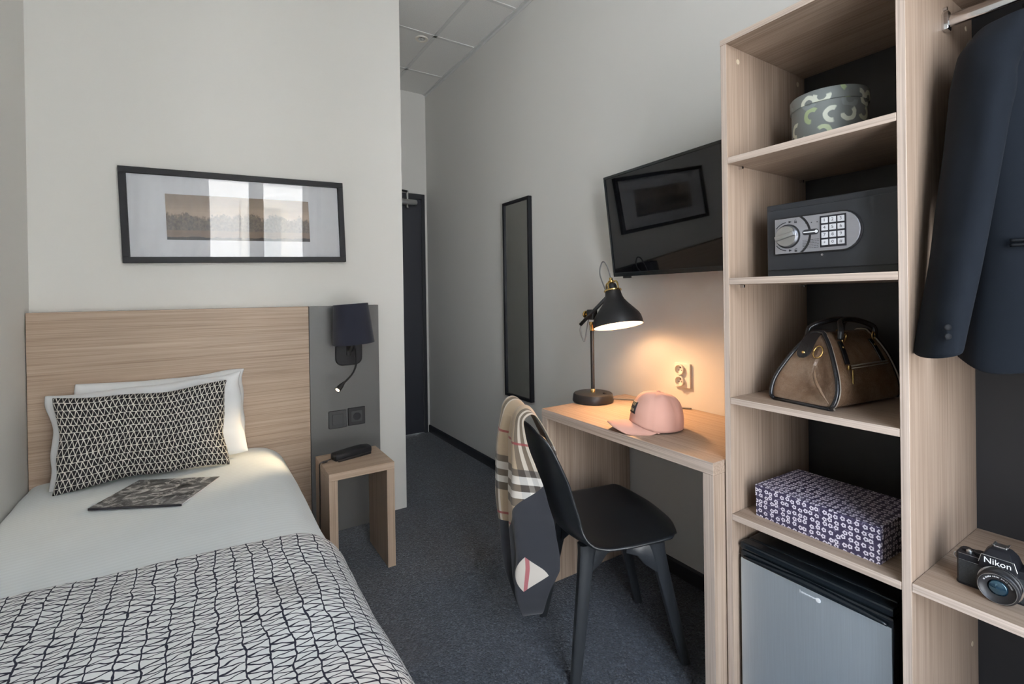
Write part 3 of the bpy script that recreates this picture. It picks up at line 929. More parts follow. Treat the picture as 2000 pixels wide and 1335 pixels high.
bm = B(); tube(bm, [Mp @ Vector((-.092, 0, .014)), Mp @ Vector((-.118, -.004, .012)), (nx0 - .004, 2.365, nzt + .004), (nx0 - .009, 2.352, nzt - .03), (nx0 - .010, 2.35, nzt - .15), (nx0 - .012, 2.36, .12), (nx0 - .014, 2.40, .012), (nx0 - .016, 2.55, .006)], .0028, 8, 10)
obj('cord', bm, M['black_cord'], ph, world=True, smooth=True)
bm = B(); tube(bm, [(nx0 + .028, 2.372, nzt + .006), (nx0 + .006, 2.366, nzt + .0065)], .0046, 8, 1); obj('cord_sleeve', bm, M['black_cord'], ph, world=True, smooth=True)

# ================================================================== RIGHT WALL: MIRROR, TV, SOCKET
mr = thing('wall_mirror', 'tall narrow mirror in a thin black frame on the right wall', 'mirror', (0, 2.654, 1.2))
my0, my1, mz0, mz1 = 2.500, 2.808, .563, 1.845
bm = B()
for b_ in ((my0, my1, mz1 - .018, mz1), (my0, my1, mz0, mz0 + .018), (my0, my0 + .018, mz0 + .018, mz1 - .018), (my1 - .018, my1, mz0 + .018, mz1 - .018)):
    box(bm, -.027, -.001, *b_, bev=.001)
obj('frame', bm, M['black_frame'], mr, world=True)
boxobj('mirror_glass', (-.018, -.002, my0 + .018, my1 - .018, mz0 + .018, mz1 - .018), M['mirror'], mr, bev=0, world=True)

tv = thing('television', 'flat black television on the wall above the desk, tilted slightly down', 'television', (-.1135, 1.357, 1.5445), (0, -math.radians(7.0), -math.radians(2.5)))
tw, thh = .367, .2345
bm = B(); box(bm, .004, .036, -tw + .004, tw - .004, -thh + .004, thh - .004, bev=.004); box(bm, .036, .056, -.22, .22, -.17, .12, bev=.006)
obj('casing', bm, M['black'], tv)
bm = B()
for b_ in ((-tw, tw, thh - .012, thh), (-tw, tw, -thh, -thh + .019), (-tw, -tw + .011, -thh + .019, thh - .012), (tw - .011, tw, -thh + .019, thh - .012)):
    box(bm, -.010, .006, *b_, bev=.0015)
obj('bezel', bm, M['fridge_black'], tv)
boxobj('screen', (-.0065, .003, -tw + .011, tw - .011, -thh + .019, thh - .012), M['screen'], tv, bev=0)
boxobj('sensor_foot', (-.008, .004, tw - .105, tw - .060, -thh - .009, -thh + .002), M['black'], tv)
bm = B(); box(bm, -.060, -.001, 1.25, 1.44, 1.46, 1.66, bev=.004); obj('wall_bracket', bm, M['black_metal'], tv, world=True)

ds = thing('double_socket', 'cream double wall socket above the desk', 'socket', (0, 1.393, .878))
bm = B(); prism(bm, rrect(.080, .104, .004), 0, .010, frameM((-.0002, 1.393, .8785), (0, 1, 0), (0, 0, -1)), bev=.002); obj('faceplate', bm, M['white_plastic'], ds, world=True, auto=40)
for dz in (.0245, -.0245):
    Mr = frameM((-.010, 1.402, .879 + dz), (0, 1, 0), (0, 0, -1))
    bm = B(); lathe(bm, [(.0235, -.002), (.0235, .010), (.0220, .012), (.0185, .012), (.0182, .0), (.001, -.0002)], 30, Mr); w_ = obj('socket_ring', bm, M['white_plastic'], ds, world=True, auto=35)
    bm = B()
    for dx, dy, r_ in ((0, -.0075, .0028), (-.0068, .004, .0024), (.0068, .004, .0024)):
        lathe(bm, [(r_, 0), (r_, .0012), (.0001, .0013)], 10, Mr @ Matrix.Translation((dx, dy, 0)))
    obj('pin_hole', bm, M['dark_hole'], ds, world=True)

# ================================================================== DESK
dX, dY0, dY1, dZ, dT = -.5056, .9035, 1.733, .7424, .037
dk_ = thing('desk', 'narrow oak desk of plain boards under the television', 'desk', (-.25, 1.32, 0))
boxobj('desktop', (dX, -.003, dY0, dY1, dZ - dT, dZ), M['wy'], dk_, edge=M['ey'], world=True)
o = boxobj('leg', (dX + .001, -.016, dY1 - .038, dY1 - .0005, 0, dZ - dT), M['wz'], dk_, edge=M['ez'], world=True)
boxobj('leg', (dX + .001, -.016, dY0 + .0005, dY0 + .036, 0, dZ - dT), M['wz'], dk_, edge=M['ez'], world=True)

# ================================================================== DESK LAMP
LB = Vector((-.236, 1.705, dZ))
dl_ = thing('desk_lamp', 'black work lamp with brass fittings, lit on the desk', 'lamp', LB)
bm = B(); lathe(bm, [(.001, 0), (.088, 0), (.0915, .003), (.0925, .010), (.0885, .034), (.085, .039), (.079, .041), (.001, .042)], 48, Matrix.Translation(LB)); obj('base', bm, M['black_metal'], dl_, world=True, auto=35)
bm = B(); lathe(bm, [(.009, .0), (.009, .006), (.001, .007)], 14, Matrix.Translation(LB + Vector((.02, -.055, .0405)))); obj('button', bm, M['black'], dl_, world=True, auto=35)
bm = B(); lathe(bm, [(.0085, .055), (.0085, .345)], 20, Matrix.Translation(LB)); obj('pole', bm, M['black_metal'], dl_, world=True, auto=35)
bm = B(); lathe(bm, [(.001, .041), (.0105, .041), (.0105, .054), (.0092, .058), (.001, .058)], 20, Matrix.Translation(LB)); obj('pole_collar', bm, M['brass'], dl_, world=True, auto=35)
bm = B(); lathe(bm, [(.0095, .322), (.0108, .326), (.0108, .346), (.0128, .349), (.0128, .362), (.001, .362)], 20, Matrix.Translation(LB)); obj('pole_ferrule', bm, M['brass'], dl_, world=True, auto=35)
# the head hangs along -Y; axis of the bell leans a little
hd = Vector((.10, -1, 0)).normalized()
side = Vector((hd.y, -hd.x, 0))                       # -X-ish, towards the camera
PV = LB + Vector((0, 0, .395))
bm = B()
prism(bm, rrect(.040, .046, .006), -.014, .014, frameM(PV, hd, (0, 0, 1)), bev=.002)
obj('joint', bm, M['black_metal'], dl_, world=True, auto=35)
bm = B()
kM = Matrix.Translation(PV - hd * .020) @ (-hd).to_track_quat('Z', 'Y').to_matrix().to_4x4()
lathe(bm, [(.006, 0), (.006, .012), (.0165, .013), (.0185, .017), (.0165, .022), (.010, .024), (.001, .025)], 14, kM)
obj('tension_knob', bm, M['brass'], dl_, world=True, auto=35)
NECK = Vector((-.213, 1.598, 1.232))
tail = PV + (PV - NECK).normalized() * .072 + side * .012
bm = B(); tube(bm, [tail, PV + side * .012, NECK + (NECK - PV).normalized() * .010 + side * .010], .0082, 10, 1); obj('arm', bm, M['black_metal'], dl_, world=True, smooth=True)
# bell
RC = Vector((-.205, 1.570, 1.0905)); TOPP = Vector((-.200, 1.594, 1.292))
axd = (RC - TOPP).normalized()
axd = Vector((-.045, -.25, -1)).normalized()       # mouth turned slightly to the room
Ml = Matrix.Translation(RC) @ (-axd).to_track_quat('Z', 'Y').to_matrix().to_4x4()
bell = [(.108, 0), (.1065, .018), (.103, .036), (.096, .050), (.078, .072), (.058, .096), (.0445, .115), (.0385, .130), (.0355, .145), (.0335, .158)]
inner = [(r - .003, h_) for r, h_ in bell]
bm = B(); lathe(bm, bell + [(.030, .160), (.001, .160)], 56, Ml, caps=False)
obj('lamp_shade', bm, M['black_metal'], dl_, world=True, auto=40)
bm = B(); lathe(bm, [(.1078, .0004)] + [(r, h_ - .001 if h_ > .01 else h_) for r, h_ in inner] + [(.001, .155)], 56, Ml, caps=False)
o = obj('shade_lining', bm, M['white_enamel'], dl_, world=True, auto=40, recalc=True); o['label'] = 'white inside of the lamp shade'
bm = B(); lathe(bm, [(.001, .154), (.034, .155), (.039, .157), (.039, .162), (.034, .164), (.001, .165)], 36, Ml); obj('neck_ring', bm, M['brass'], dl_, world=True, auto=35)
Ml = Ml @ Matrix.Translation((0, 0, .022))
bm = B(); lathe(bm, [(.021, .138), (.021, .158), (.017, .168), (.001, .170)], 24, Ml); obj('lamp_cap', bm, M['black_metal'], dl_, world=True, auto=35)
bm = B()
for a in (0, 90, 180, 270):
    a = math.radians(a + 25)
    c_, s_ = math.cos(a), math.sin(a)
    tube(bm, [Ml @ Vector((.030 * c_, .030 * s_, .138)), Ml @ Vector((.029 * c_, .029 * s_, .164)), Ml @ Vector((.022 * c_, .022 * s_, .176)), Ml @ Vector((.004 * c_, .004 * s_, .178))], .0034, 8, 6)
lathe(bm, [(.006, .168), (.012, .174), (.012, .182), (.008, .186), (.0075, .196), (.001, .197)], 20, Ml)
obj('cap_cage', bm, M['brass'], dl_, world=True, auto=40)
bm = B(); lathe(bm, [(.001, .020), (.018, .023), (.030, .034), (.035, .050), (.030, .068), (.018, .084), (.013, .108)], 24, Ml); obj('bulb', bm, M['bulb'], dl_, world=True, smooth=True)
bl = bpy.data.lights.new('desk_bulb', 'SPOT'); bl.energy = 15.5; bl.color = (1, .55, .25); bl.spot_size = math.radians(135); bl.spot_blend = 1.0; bl.shadow_soft_size = .03
blo = bpy.data.objects.new('desk_bulb', bl); COL.objects.link(blo); blo.location = Ml @ Vector((0, 0, -.008))
blo.rotation_euler = Vector((-.26, -.66, -.80)).to_track_quat('-Z', 'Y').to_euler()
cap_top = Ml @ Vector((0, 0, .196))
bm = B(); tube(bm, [cap_top, cap_top + Vector((0, .012, .035)), cap_top + Vector((-.002, .032, .070)), cap_top + Vector((0, .056, .070)), cap_top + Vector((-.003, .066, .02)), NECK + side * .012 + Vector((0, .026, .008)), NECK + side * .012 + Vector((0, .024, -.014))], .0030, 8, 10)
obj('cord', bm, M['grey_cord'], dl_, world=True, smooth=True)
bm = B(); tube(bm, [PV + side * .010 + Vector((0, .012, -.018)), PV + side * .010 + Vector((0, .028, -.075)), PV + side * .010 + Vector((0, .040, -.122)), PV + side * .010 + Vector((0, .056, -.112)), tail + Vector((0, .002, -.03)), tail + Vector((0, -.004, .002))], .0030, 8, 10)
obj('cord', bm, M['grey_cord'], dl_, world=True, smooth=True)
bm = B(); tube(bm, [LB + Vector((.085, -.02, .006)), LB + Vector((.12, -.05, .0035)), LB + Vector((.155, -.10, .0035)), LB + Vector((.17, -.19, .0035)), LB + Vector((.19, -.30, .0035)), LB + Vector((.222, -.36, .0035))], .0032, 8, 10)
obj('mains_cord', bm, M['grey_cord'], dl_, world=True, smooth=True)

# ================================================================== PINK CAP
CP = Vector((-.358, 1.236, dZ)); cpa = math.radians(151)
cp = thing('baseball_cap', 'pale pink baseball cap with a small black patch on the desk', 'cap', CP)
Mc = Matrix.Translation(CP) @ Matrix.Rotation(cpa, 4, 'Z')       # local +x = peak direction
def capcrown(a, b_):
    th = 2 * PI * a
    ph_ = b_ * PI / 2
    rx, ry, rz = .096, .078, .128
    c_, s_ = math.cos(th), math.sin(th)
    prof = math.cos(ph_) ** .54
    hz = math.sin(ph_) ** 1.05
    front = max(0, c_)
    x = rx * prof * c_ - .010 * hz + .006 * front * hz * (1 - hz)
    y = ry * prof * s_
    z = .006 + rz * hz * (1 - .07 * max(0, -c_) * hz)
    z += .026 * max(0, c_) ** 2 * (1 - b_)              # opening rises at the peak
    z -= .012 * (1 - b_) * max(0, -c_) * 0
    k = noise.noise(Vector((c_ * 1.6, s_ * 1.6, b_ * 2.4))) * .006 * math.sin(ph_ * 2)
    seam = abs(((a * 6 + .5) % 1) - .5)
    k -= .0022 * math.exp(-(seam / .045) ** 2) * (1 - b_ ** 6)
    # crease across the upper side
    k -= .008 * math.exp(-(((a % 1) - .33) / .05) ** 2) * math.exp(-((b_ - .62) / .22) ** 2)
    n_ = Vector((c_ * math.cos(ph_), s_ * math.cos(ph_), math.sin(ph_)))
    return Mc @ (Vector((x, y, z)) + n_ * k)
bm = B(); gridsurf(bm, capcrown, 72, 22, lambda a, b_: (a * .56, b_ * .16)); bmesh.ops.remove_doubles(bm, verts=bm.verts[:], dist=.0004)
obj('crown', bm, M['cap'], cp, world=True, smooth=True, solid=.0022)
def peak(a, b_):
    th = (a - .5) * PI * .90
    c_, s_ = math.cos(th), math.sin(th)
    r0 = Vector((.092 * c_, .077 * s_, .006 + .026 * c_ * c_))
    out = .086 * (c_ ** .42)
    p = r0 + Vector((out * b_ * (.93 + .07 * c_), s_ * .004 * b_, 0))
    zt = .016 + .024 * (1 - (s_ ** 2)) * (1 - .3 * b_) - .030 * b_ * (abs(s_) ** 1.6)
    p.z = r0.z + (max(.003, zt) - r0.z) * min(1, b_ * 1.15)
    return Mc @ p
bm = B(); gridsurf(bm, peak, 36, 10, lambda a, b_: (a * .2, b_ * .08)); obj('peak', bm, M['cap'], cp, world=True, smooth=True, solid=.0035)
bm = B(); lathe(bm, [(.0075, -.002), (.0065, .002), (.001, .004)], 16, Mc @ Matrix.Translation((-.010, 0, .1335))); obj('button', bm, M['cap'], cp, world=True, smooth=True)
# embroidered patch on the crown front
pc0 = capcrown(0.0, .30); pc1 = capcrown(0.0, .36); pcs = capcrown(.03, .30)
up_ = (pc1 - pc0).normalized(); sd = (pcs - pc0).normalized(); Mt = frameM(capcrown(0, .33), -sd, up_)
if (Mt.to_3x3() @ Vector((0, 0, 1))).dot(Mc.to_3x3() @ Vector((1, 0, 0))) < 0: Mt = frameM(capcrown(0, .33), sd, up_)
bm = B()
def patchpt(a, b_):
    p = capcrown((a - .5) * .112, .20 + .27 * b_)
    return p + (Mt.to_3x3() @ Vector((0, 0, 1))) * .0022
gridsurf(bm, patchpt, 8, 6); pa = obj('patch', bm, M['ink'], cp, world=True, smooth=True, solid=.0015)
def strip(a0, a1, b0, b1):
    gridsurf(bm, lambda a, b_: capcrown((a0 + (a1 - a0) * a - .5) * .112, .20 + .27 * (b0 + (b1 - b0) * b_)) + (Mt.to_3x3() @ Vector((0, 0, 1))) * .0030, 3, 1)
bm = B()
for k in range(5): strip(.12 + k * .16, .22 + k * .16, .62, .84)
for k in range(4): strip(.16 + k * .19, .30 + k * .19, .16, .36)
obj('patch_lettering', bm, M['gold'], pa, world=True)

# ================================================================== CHAIR
CH = Vector((-.52, 1.32, 0)); cth = math.radians(-20)
chr_ = thing('desk_chair', 'black moulded chair with splayed legs at the desk, a scarf over its back', 'chair', CH, (0, 0, cth))
SP = spline([(.212, 0, .417), (.195, 0, .431), (.15, 0, .438), (.06, 0, .428), (-.04, 0, .418), (-.11, 0, .414), (-.165, 0, .424), (-.206, 0, .452), (-.234, 0, .502), (-.255, 0, .57), (-.274, 0, .645), (-.298, 0, .725), (-.318, 0, .79), (-.325, 0, .812)], 10)
sl_ = [0.0]
for a, b_ in zip(SP, SP[1:]): sl_.append(sl_[-1] + (b_ - a).length)
def shell(a, b_):
    L = b_ * sl_[-1]; i = 0
    while i < len(sl_) - 2 and sl_[i + 1] < L: i += 1
    f = (L - sl_[i]) / max(sl_[i + 1] - sl_[i], 1e-9)
    p = SP[i].lerp(SP[i + 1], f)
    tg = (SP[min(i + 2, len(SP) - 1)] - SP[max(0, i - 2)]).normalized()
    nrm = Vector((-tg.z, 0, tg.x)); nrm = -nrm if nrm.z < 0 and b_ < .5 else nrm
    nrm = Vector((tg.z, 0, -tg.x))            # towards the sitter
    if nrm.z < -.5: nrm = -nrm
    w_ = interp([(0, .205), (.10, .228), (.30, .232), (.44, .222), (.56, .206), (.70, .198), (.85, .193), (1.0, .180)], b_)[0]
    d_front, d_top = L, sl_[-1] - L
    if d_front < .10: w_ *= math.sqrt(max(0, 1 - (1 - d_front / .10) ** 2)) * .42 + .58
    if d_top < .07: w_ *= math.sqrt(max(0, 1 - (1 - d_top / .07) ** 2)) * .30 + .70
    u = 2 * a - 1
    lift = interp([(0, .004), (.25, .012), (.38, .017), (.44, .025), (.52, .046), (.62, .062), (.75, .060), (.90, .042), (1, .026)], b_)[0]
    q = p + nrm * lift * abs(u) ** 2.4
    q.y = u * w_ + .008
    # front edge rolls down toward its corners
    if d_front < .10: q.x -= .050 * (abs(u) ** 3) * (1 - d_front / .10)
    if d_top < .07: q.z -= .020 * abs(u) ** 4 * (1 - d_top / .07)
    return q
bm = B(); gridsurf(bm, shell, 28, 52)
# correct facing: sitter side normals
obj('seat_shell', bm, M['chair'], chr_, smooth=True, solid=.011, sub=1)
for sx in (1, -1):
    for sy in (1, -1):
        bm = B()
        if sx > 0: top, foot = Vector((.098, .150 * sy, .412)), Vector((.196, .166 * sy, 0))
        else: top, foot = Vector((-.128, .122 * sy, .418)), Vector((-.196, .178 * sy, 0))
        def ring(c, wx, wy):
            return [Vector((c.x + a * wx / 2, c.y + b_ * wy / 2, c.z)) for a, b_ in ((-1, -.7), (-.7, -1), (.7, -1), (1, -.7), (1, .7), (.7, 1), (-.7, 1), (-1, .7))]
        loft(bm, [ring(foot, .030, .026), ring(foot.lerp(top, .3), .036, .028), ring(foot.lerp(top, .75), .043, .032), ring(foot.lerp(top, .93), .050, .036), ring(top, .058, .040)])
        # moulded bracket running inwards below the seat
        cin = Vector((top.x - sx * .105, top.y * .96, top.z - .002))
        def vr(c, hz, wy):
            return [Vector((c.x, c.y + b_ * wy / 2, c.z + a * hz / 2)) for a, b_ in ((-1, -.8), (-.8, -1), (.8, -1), (1, -.8), (1, .8), (.8, 1), (-.8, 1), (-1, .8))]
        loft(bm, [vr(top + Vector((sx * .010, 0, -.052)), .105, .034), vr(top.lerp(cin, .40) + Vector((0, 0, -.034)), .066, .033), vr(top.lerp(cin, .62) + Vector((0, 0, -.020)), .036, .032), vr(cin + Vector((0, 0, -.012)), .024, .030)])
        obj('leg', bm, M['chair_leg'], chr_, auto=40)
bm = B(); box(bm, -.125, .105, -.115, .115, .396, .414, bev=.006); obj('seat_frame', bm, M['chair'], chr_)

# ================================================================== SCARF over the chair back (chair-local coordinates, own object)
MCH = WM[chr_]
sk = thing('scarf', 'beige checked scarf with a dark border draped over the chair back', 'scarf', MCH @ Vector((-.33, 0, .6)))
path = spline([(-.205, 0, .665), (-.222, 0, .72), (-.252, 0, .785), (-.288, 0, .843), (-.316, 0, .856), (-.343, 0, .835), (-.358, 0, .78), (-.366, 0, .70), (-.370, 0, .60), (-.366, 0, .48), (-.356, 0, .36), (-.345, 0, .25), (-.325, 0, .175), (-.310, 0, .135)], 8)
pl = [0.0]
for a, b_ in zip(path, path[1:]): pl.append(pl[-1] + (b_ - a).length)
def scarf(a, b_):
    L = b_ * pl[-1]; i = 0
    while i < len(pl) - 2 and pl[i + 1] < L: i += 1
    f = (L - pl[i]) / max(pl[i + 1] - pl[i], 1e-9)
    p = path[i].lerp(path[i + 1], f)
    u = 1 - a                                      # u=1 near edge (-y), u=0 far edge
    yc, hw = interp([(0, -.02, .085), (.17, -.005, .105), (.26, .0, .115), (.40, .005, .125), (.60, .0, .120), (.74, .0, .108), (.84, -.002, .090), (.91, -.004, .068), (.96, -.006, .045), (.985, -.008, .025), (1.0, -.008, .004)], b_)
    y = yc - hw * (2 * u - 1)
    amp = interp([(0, .006), (.20, .004), (.27, .006), (.42, .020), (.8, .028), (1, .016)], b_)[0]
    ph_ = 2 * PI * (u * 1.35 + .12) + b_ * 1.6
    x = p.x - amp * (math.sin(ph_) + .35 * math.sin(2.3 * ph_ + 1)) - .012 * noise.noise(Vector((u * 3, b_ * 6, 2)))
    # near edge lies against the chair back, which slopes forward below the top
    back = interp([(0, 0), (.27, 0), (.40, .045), (.52, .085), (.62, .11), (.8, .11), (1, .04)], b_)[0]
    x += back * max(0, (u - .45) / .55) ** 1.5
    z = p.z + .010 * math.sin(ph_ + .5) * (1 if .1 < b_ < .3 else 0)
    return MCH @ Vector((x, y, z))
bm = B(); gridsurf(bm, scarf, 44, 110, lambda a, b_: (a, b_ * pl[-1]))
obj('scarf_fabric', bm, M['scarf'], sk, world=True, smooth=True, solid=.0022, sub=1)

# ================================================================== OPEN WARDROBE
sX = -.4534
Y1i, Y1, Yd0, Yd1, Yr0, Yr1 = .8812, .8995, .4618, .4793, -.128, -.110
ZT, ZTI = 1.9604, 1.9440
wd = thing('open_wardrobe', 'tall open oak wardrobe with shelves and a black back beside the desk', 'wardrobe', (-.23, .39, 0))
for a, b_ in ((Y1i, Y1), (Yd0, Yd1), (Yr0, Yr1)):
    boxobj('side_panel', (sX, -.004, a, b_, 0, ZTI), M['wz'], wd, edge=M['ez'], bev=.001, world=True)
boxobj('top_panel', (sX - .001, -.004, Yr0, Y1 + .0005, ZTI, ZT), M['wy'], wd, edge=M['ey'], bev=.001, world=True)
bp = boxobj('back_panel', (-.0155, -.0045, Yd1, Y1i, .0, ZTI), M['back_panel'], wd, bev=0, world=True)
bp = boxobj('back_panel', (-.0155, -.0045, Yr1, Yd0, .0, ZTI), M['back_panel'], wd, bev=0, world=True)
SH = [(1.6177, 1.5992), (1.2716, 1.2530), (.9278, .9098), (.5929, .5752)]
for zt, zb in SH:
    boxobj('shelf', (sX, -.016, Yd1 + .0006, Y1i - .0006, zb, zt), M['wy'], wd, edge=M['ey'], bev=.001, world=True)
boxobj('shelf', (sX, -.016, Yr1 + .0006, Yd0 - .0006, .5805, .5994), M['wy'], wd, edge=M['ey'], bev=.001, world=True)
Mside = lambda x, z, y=Y1i: frameM((x, y, z), (1, 0, 0), (0, 0, 1))
for zt, zb in SH[:3]:
    for x in (-.396, -.052):
        bm = B(); lathe(bm, [(.003, 0), (.003, .012), (.0001, .012)], 10, Mside(x, zb - .004)); box(bm, x - .004, x + .004, Y1i - .012, Y1i, zb - .0095, zb - .0005, bev=.001)
        obj('shelf_pin', bm, M['chrome'], wd, world=True)
for x, z in ((-.3963, 1.9061), (-.0589, 1.9151)):
    bm = B(); lathe(bm, [(.0075, 0), (.0072, .0012), (.0001, .0014)], 16, Mside(x, z)); obj('screw_cap', bm, M['beige_plug'], wd, world=True)
for z in (1.9004, .3112):
    bm = B(); lathe(bm, [(.0065, 0), (.0062, .0012), (.0001, .0014)], 16, Mside(-.063, z, Yd0)); obj('screw_cap', bm, M['beige_plug'], wd, world=True)
# oval chrome rail with its flange
RX, RZ = -.2245, 1.868
bm = B()
ov = [(.0075 * math.cos(a), .0150 * math.sin(a)) for a in [2 * PI * k / 24 for k in range(24)]]
loft(bm, [[Vector((RX + x, y, RZ + z)) for x, z in ov] for y in (Yr1 + .001, Yd0 - .001)])
obj('clothes_rail', bm, M['chrome'], wd, world=True, auto=50)
bm = B(); prism(bm, [(-.0115, -.020), (.0115, -.020), (.0125, -.016), (.0125, .016), (.006, .024), (-.006, .024), (-.0125, .016), (-.0125, -.016)], 0, .012, Mside(RX, RZ, Yd0), bev=.0015)
lathe(bm, [(.0045, 0), (.0045, .008), (.0001, .0085)], 12, Mside(RX, RZ + .032, Yd0)); obj('rail_flange', bm, M['chrome'], wd, world=True, auto=40)

# ------------------------------------------------------------------ hat box
HC = Vector((-.240, .708, 1.6179)); HR = .0935
hb = thing('hat_box', 'round grey lidded box with pale brushed arcs on the top shelf', 'box', HC)
def lathe_uv(bm, prof, seg, Mx, u0=0):
    uvl = bm.loops.layers.uv.get('UVMap') or bm.loops.layers.uv.new('UVMap')
    rows = []
    acc = 0; vv = [0]
    for (r0, h0), (r1, h1) in zip(prof, prof[1:]):
        acc += math.hypot(r1 - r0, h1 - h0); vv.append(acc)
    for r, h_ in prof:
        rows.append([bm.verts.new(Mx @ Vector((r * math.cos(2 * PI * i / seg), r * math.sin(2 * PI * i / seg), h_))) for i in range(seg)])
    for k in range(len(prof) - 1):
        for i in range(seg):
            j = (i + 1) % seg
            f = bm.faces.new((rows[k][i], rows[k][j], rows[k + 1][j], rows[k + 1][i]))
            R_ = max(p[0] for p in prof)
            for l, (a, b_) in zip(f.loops, ((i, k), (i + 1, k), (i + 1, k + 1), (i, k + 1))): l[uvl].uv = (u0 + 2 * PI * R_ * a / seg, vv[b_])
bm = B(); lathe_uv(bm, [(.001, .0), (HR - .004, .0), (HR - .003, .002), (HR - .003, .136)], 64, Matrix.Translation(HC)); obj('box_body', bm, M['arc'], hb, world=True, auto=40)
bm = B(); lathe_uv(bm, [(HR - .002, .121), (HR + .0005, .122), (HR + .001, .151), (HR - .001, .154), (.001, .1545)], 64, Matrix.Translation(HC), .4); obj('lid', bm, M['arc'], hb, world=True, auto=40)

# ------------------------------------------------------------------ safe
sf = thing('safe', 'black steel hotel safe with keypad and silver dial on a shelf', 'safe', (-.22, .65, 1.2716))
SX0, SX1, SY0, SY1, SZ0, SZ1 = -.374, -.075, .486, .813, 1.2720, 1.4730
boxobj('safe_body', (SX0, SX1, SY0, SY1, SZ0, SZ1), M['safe'], sf, bev=.003, world=True)
dr = boxobj('door', (SX0 - .006, SX0 + .001, SY0 + .008, SY1 - .004, SZ0 + .018, SZ1 - .016), M['safe'], sf, bev=.002, world=True)
FX = SX0 - .006
Mf = lambda y, z, x=FX: frameM((x, y, z), (0, -1, 0), (0, 0, 1))      # local x = viewer's right, z out to the room
px = lambda y0, y1, z0, z1: None
UC, UZ = .6795, 1.3815
hw_, hh = .1035, .0475
bm = B()
def dshape(x0, x1, h_, r):
    pts = [(x0, -h_), (x0, h_)]
    for k in range(13):
        a = math.radians(90 - 180 * k / 12); pts.append((x1 - h_ * .85 + h_ * .85 * math.cos(a), h_ * math.sin(a)))
    return pts[::-1]
prism(bm, dshape(-hw_ - .002, hw_ + .004, hh + .0035, .0), 0, .0045, Mf(UC, UZ), bev=.001); obj('panel_surround', bm, M['black'], sf, world=True)
bm = B(); prism(bm, dshape(-hw_, hw_, hh, 0), .0040, .0075, Mf(UC, UZ), bev=.0008); obj('control_panel', bm, M['safe_plate'], sf, world=True)
# dark curved divider between dial and keypad fields
bm = B(); arcp = []
R_ = .058; cxx = -.072
o_in = [(cxx + R_ * math.cos(math.radians(a)), R_ * math.sin(math.radians(a))) for a in range(-54, 55, 6)]
o_out = [(cxx + (R_ + .0055) * math.cos(math.radians(a)), (R_ + .0055) * math.sin(math.radians(a))) for a in range(-49, 50, 7)]
o_in = [(x, max(-hh, min(hh, y))) for x, y in o_in]; o_out = [(x, max(-hh, min(hh, y))) for x, y in o_out]
prism(bm, o_in + o_out[::-1], .0072, .0082, Mf(UC, UZ)); obj('panel_divider', bm, M['black'], sf, world=True)
DC = (-.0685, -.0015)
bm = B(); lathe(bm, [(.0325, .0075), (.0325, .0090), (.0295, .0092), (.001, .0092)], 40, Mf(UC, UZ) @ Matrix.Translation((*DC, 0))); obj('dial_rim', bm, M['black'], sf, world=True, auto=40)
kn = None
bm = B(); lathe(bm, [(.0290, .009), (.0280, .018), (.0265, .020), (.001, .0205)], 40, Mf(UC, UZ) @ Matrix.Translation((*DC, 0)))
Mk = Mf(UC, UZ) @ Matrix.Translation((*DC, .018)) @ Matrix.Rotation(math.radians(14), 4, 'Z'); box(bm, -.026, .026, -.0065, .0065, 0, .011, bev=.003, M=Mk); obj('dial_knob', bm, M['steel'], sf, world=True, auto=40)
Mu = Mf(UC, UZ) @ Matrix.Translation((0, 0, .0078))
for sgn in (1, -1):
    bm = B()
    ap = [Mu @ Vector((DC[0] + .0385 * math.cos(math.radians(a)), DC[1] + sgn * .0385 * math.sin(math.radians(a)), 0)) for a in range(142, 88, -9)]
    tube(bm, ap, .0010, 6, 2)
    tip = (DC[0] + .004, DC[1] + sgn * .0385)
    prism(bm, [(tip[0] + .007, tip[1]), (tip[0] - .001, tip[1] + .0032), (tip[0] - .001, tip[1] - .0032)][::1], 0, .0006, Mu)
    obj('dial_arrow', bm, M['ink'], sf, world=True)
    bm = B()
    # padlock sign: body and shackle
    lx, lz = DC[0] + .021, DC[1] + sgn * .0385 - .001
    box(bm, lx - .0032, lx + .0032, lz - .0035, lz + .0008, 0, .0006, M=Mu)
    tube(bm, [Mu @ Vector((lx - .0022, lz + .0008, 0)), Mu @ Vector((lx - .0022, lz + .0035, 0)), Mu @ Vector((lx + .0022 * (1 if sgn < 0 else -.2), lz + .0048, 0)), Mu @ Vector((lx + .0022, lz + .003, 0))], .0005, 6, 3)
    obj('padlock_sign', bm, M['ink'], sf, world=True)

# keypad
KX0, KZ0, KP = .0245, .0300, .0188
bm = B(); box(bm, KX0 - .0115, KX0 + 2 * KP + .0115, KZ0 - 3 * KP - .0125, KZ0 + .0115, .0072, .0084, M=Mf(UC, UZ)); obj('keypad', bm, M['ink'], sf, world=True)
kp_parent = sf
for i, ch in enumerate('123456789*0#'):
    kx, kz = KX0 + (i % 3) * KP, KZ0 - (i // 3) * KP
    bm = B(); box(bm, kx - .0077, kx + .0077, kz - .0072, kz + .0072, .0080, .0100, M=Mf(UC, UZ), bev=.0008); k_ = obj('key', bm, M['keys'], sf, world=True)
    bm = B(); textmesh(bm, ch, .0115, Mf(UC, UZ) @ Matrix.Translation((kx, kz - (.002 if ch == '*' else 0), .01015)), ext=.0001); obj('digit', bm, M['ink'], k_, world=True)
bm = B()
for k, ch in enumerate('\u00b7\u2022+'): pass
for k, x in enumerate((-.0215, -.0075, .0065)): lathe(bm, [(.0013, 0), (.0013, .0006), (.0001, .0007)], 10, Mu @ Matrix.Translation((x, .0285, 0)))
obj('indicator', bm, M['ink'], sf, world=True)
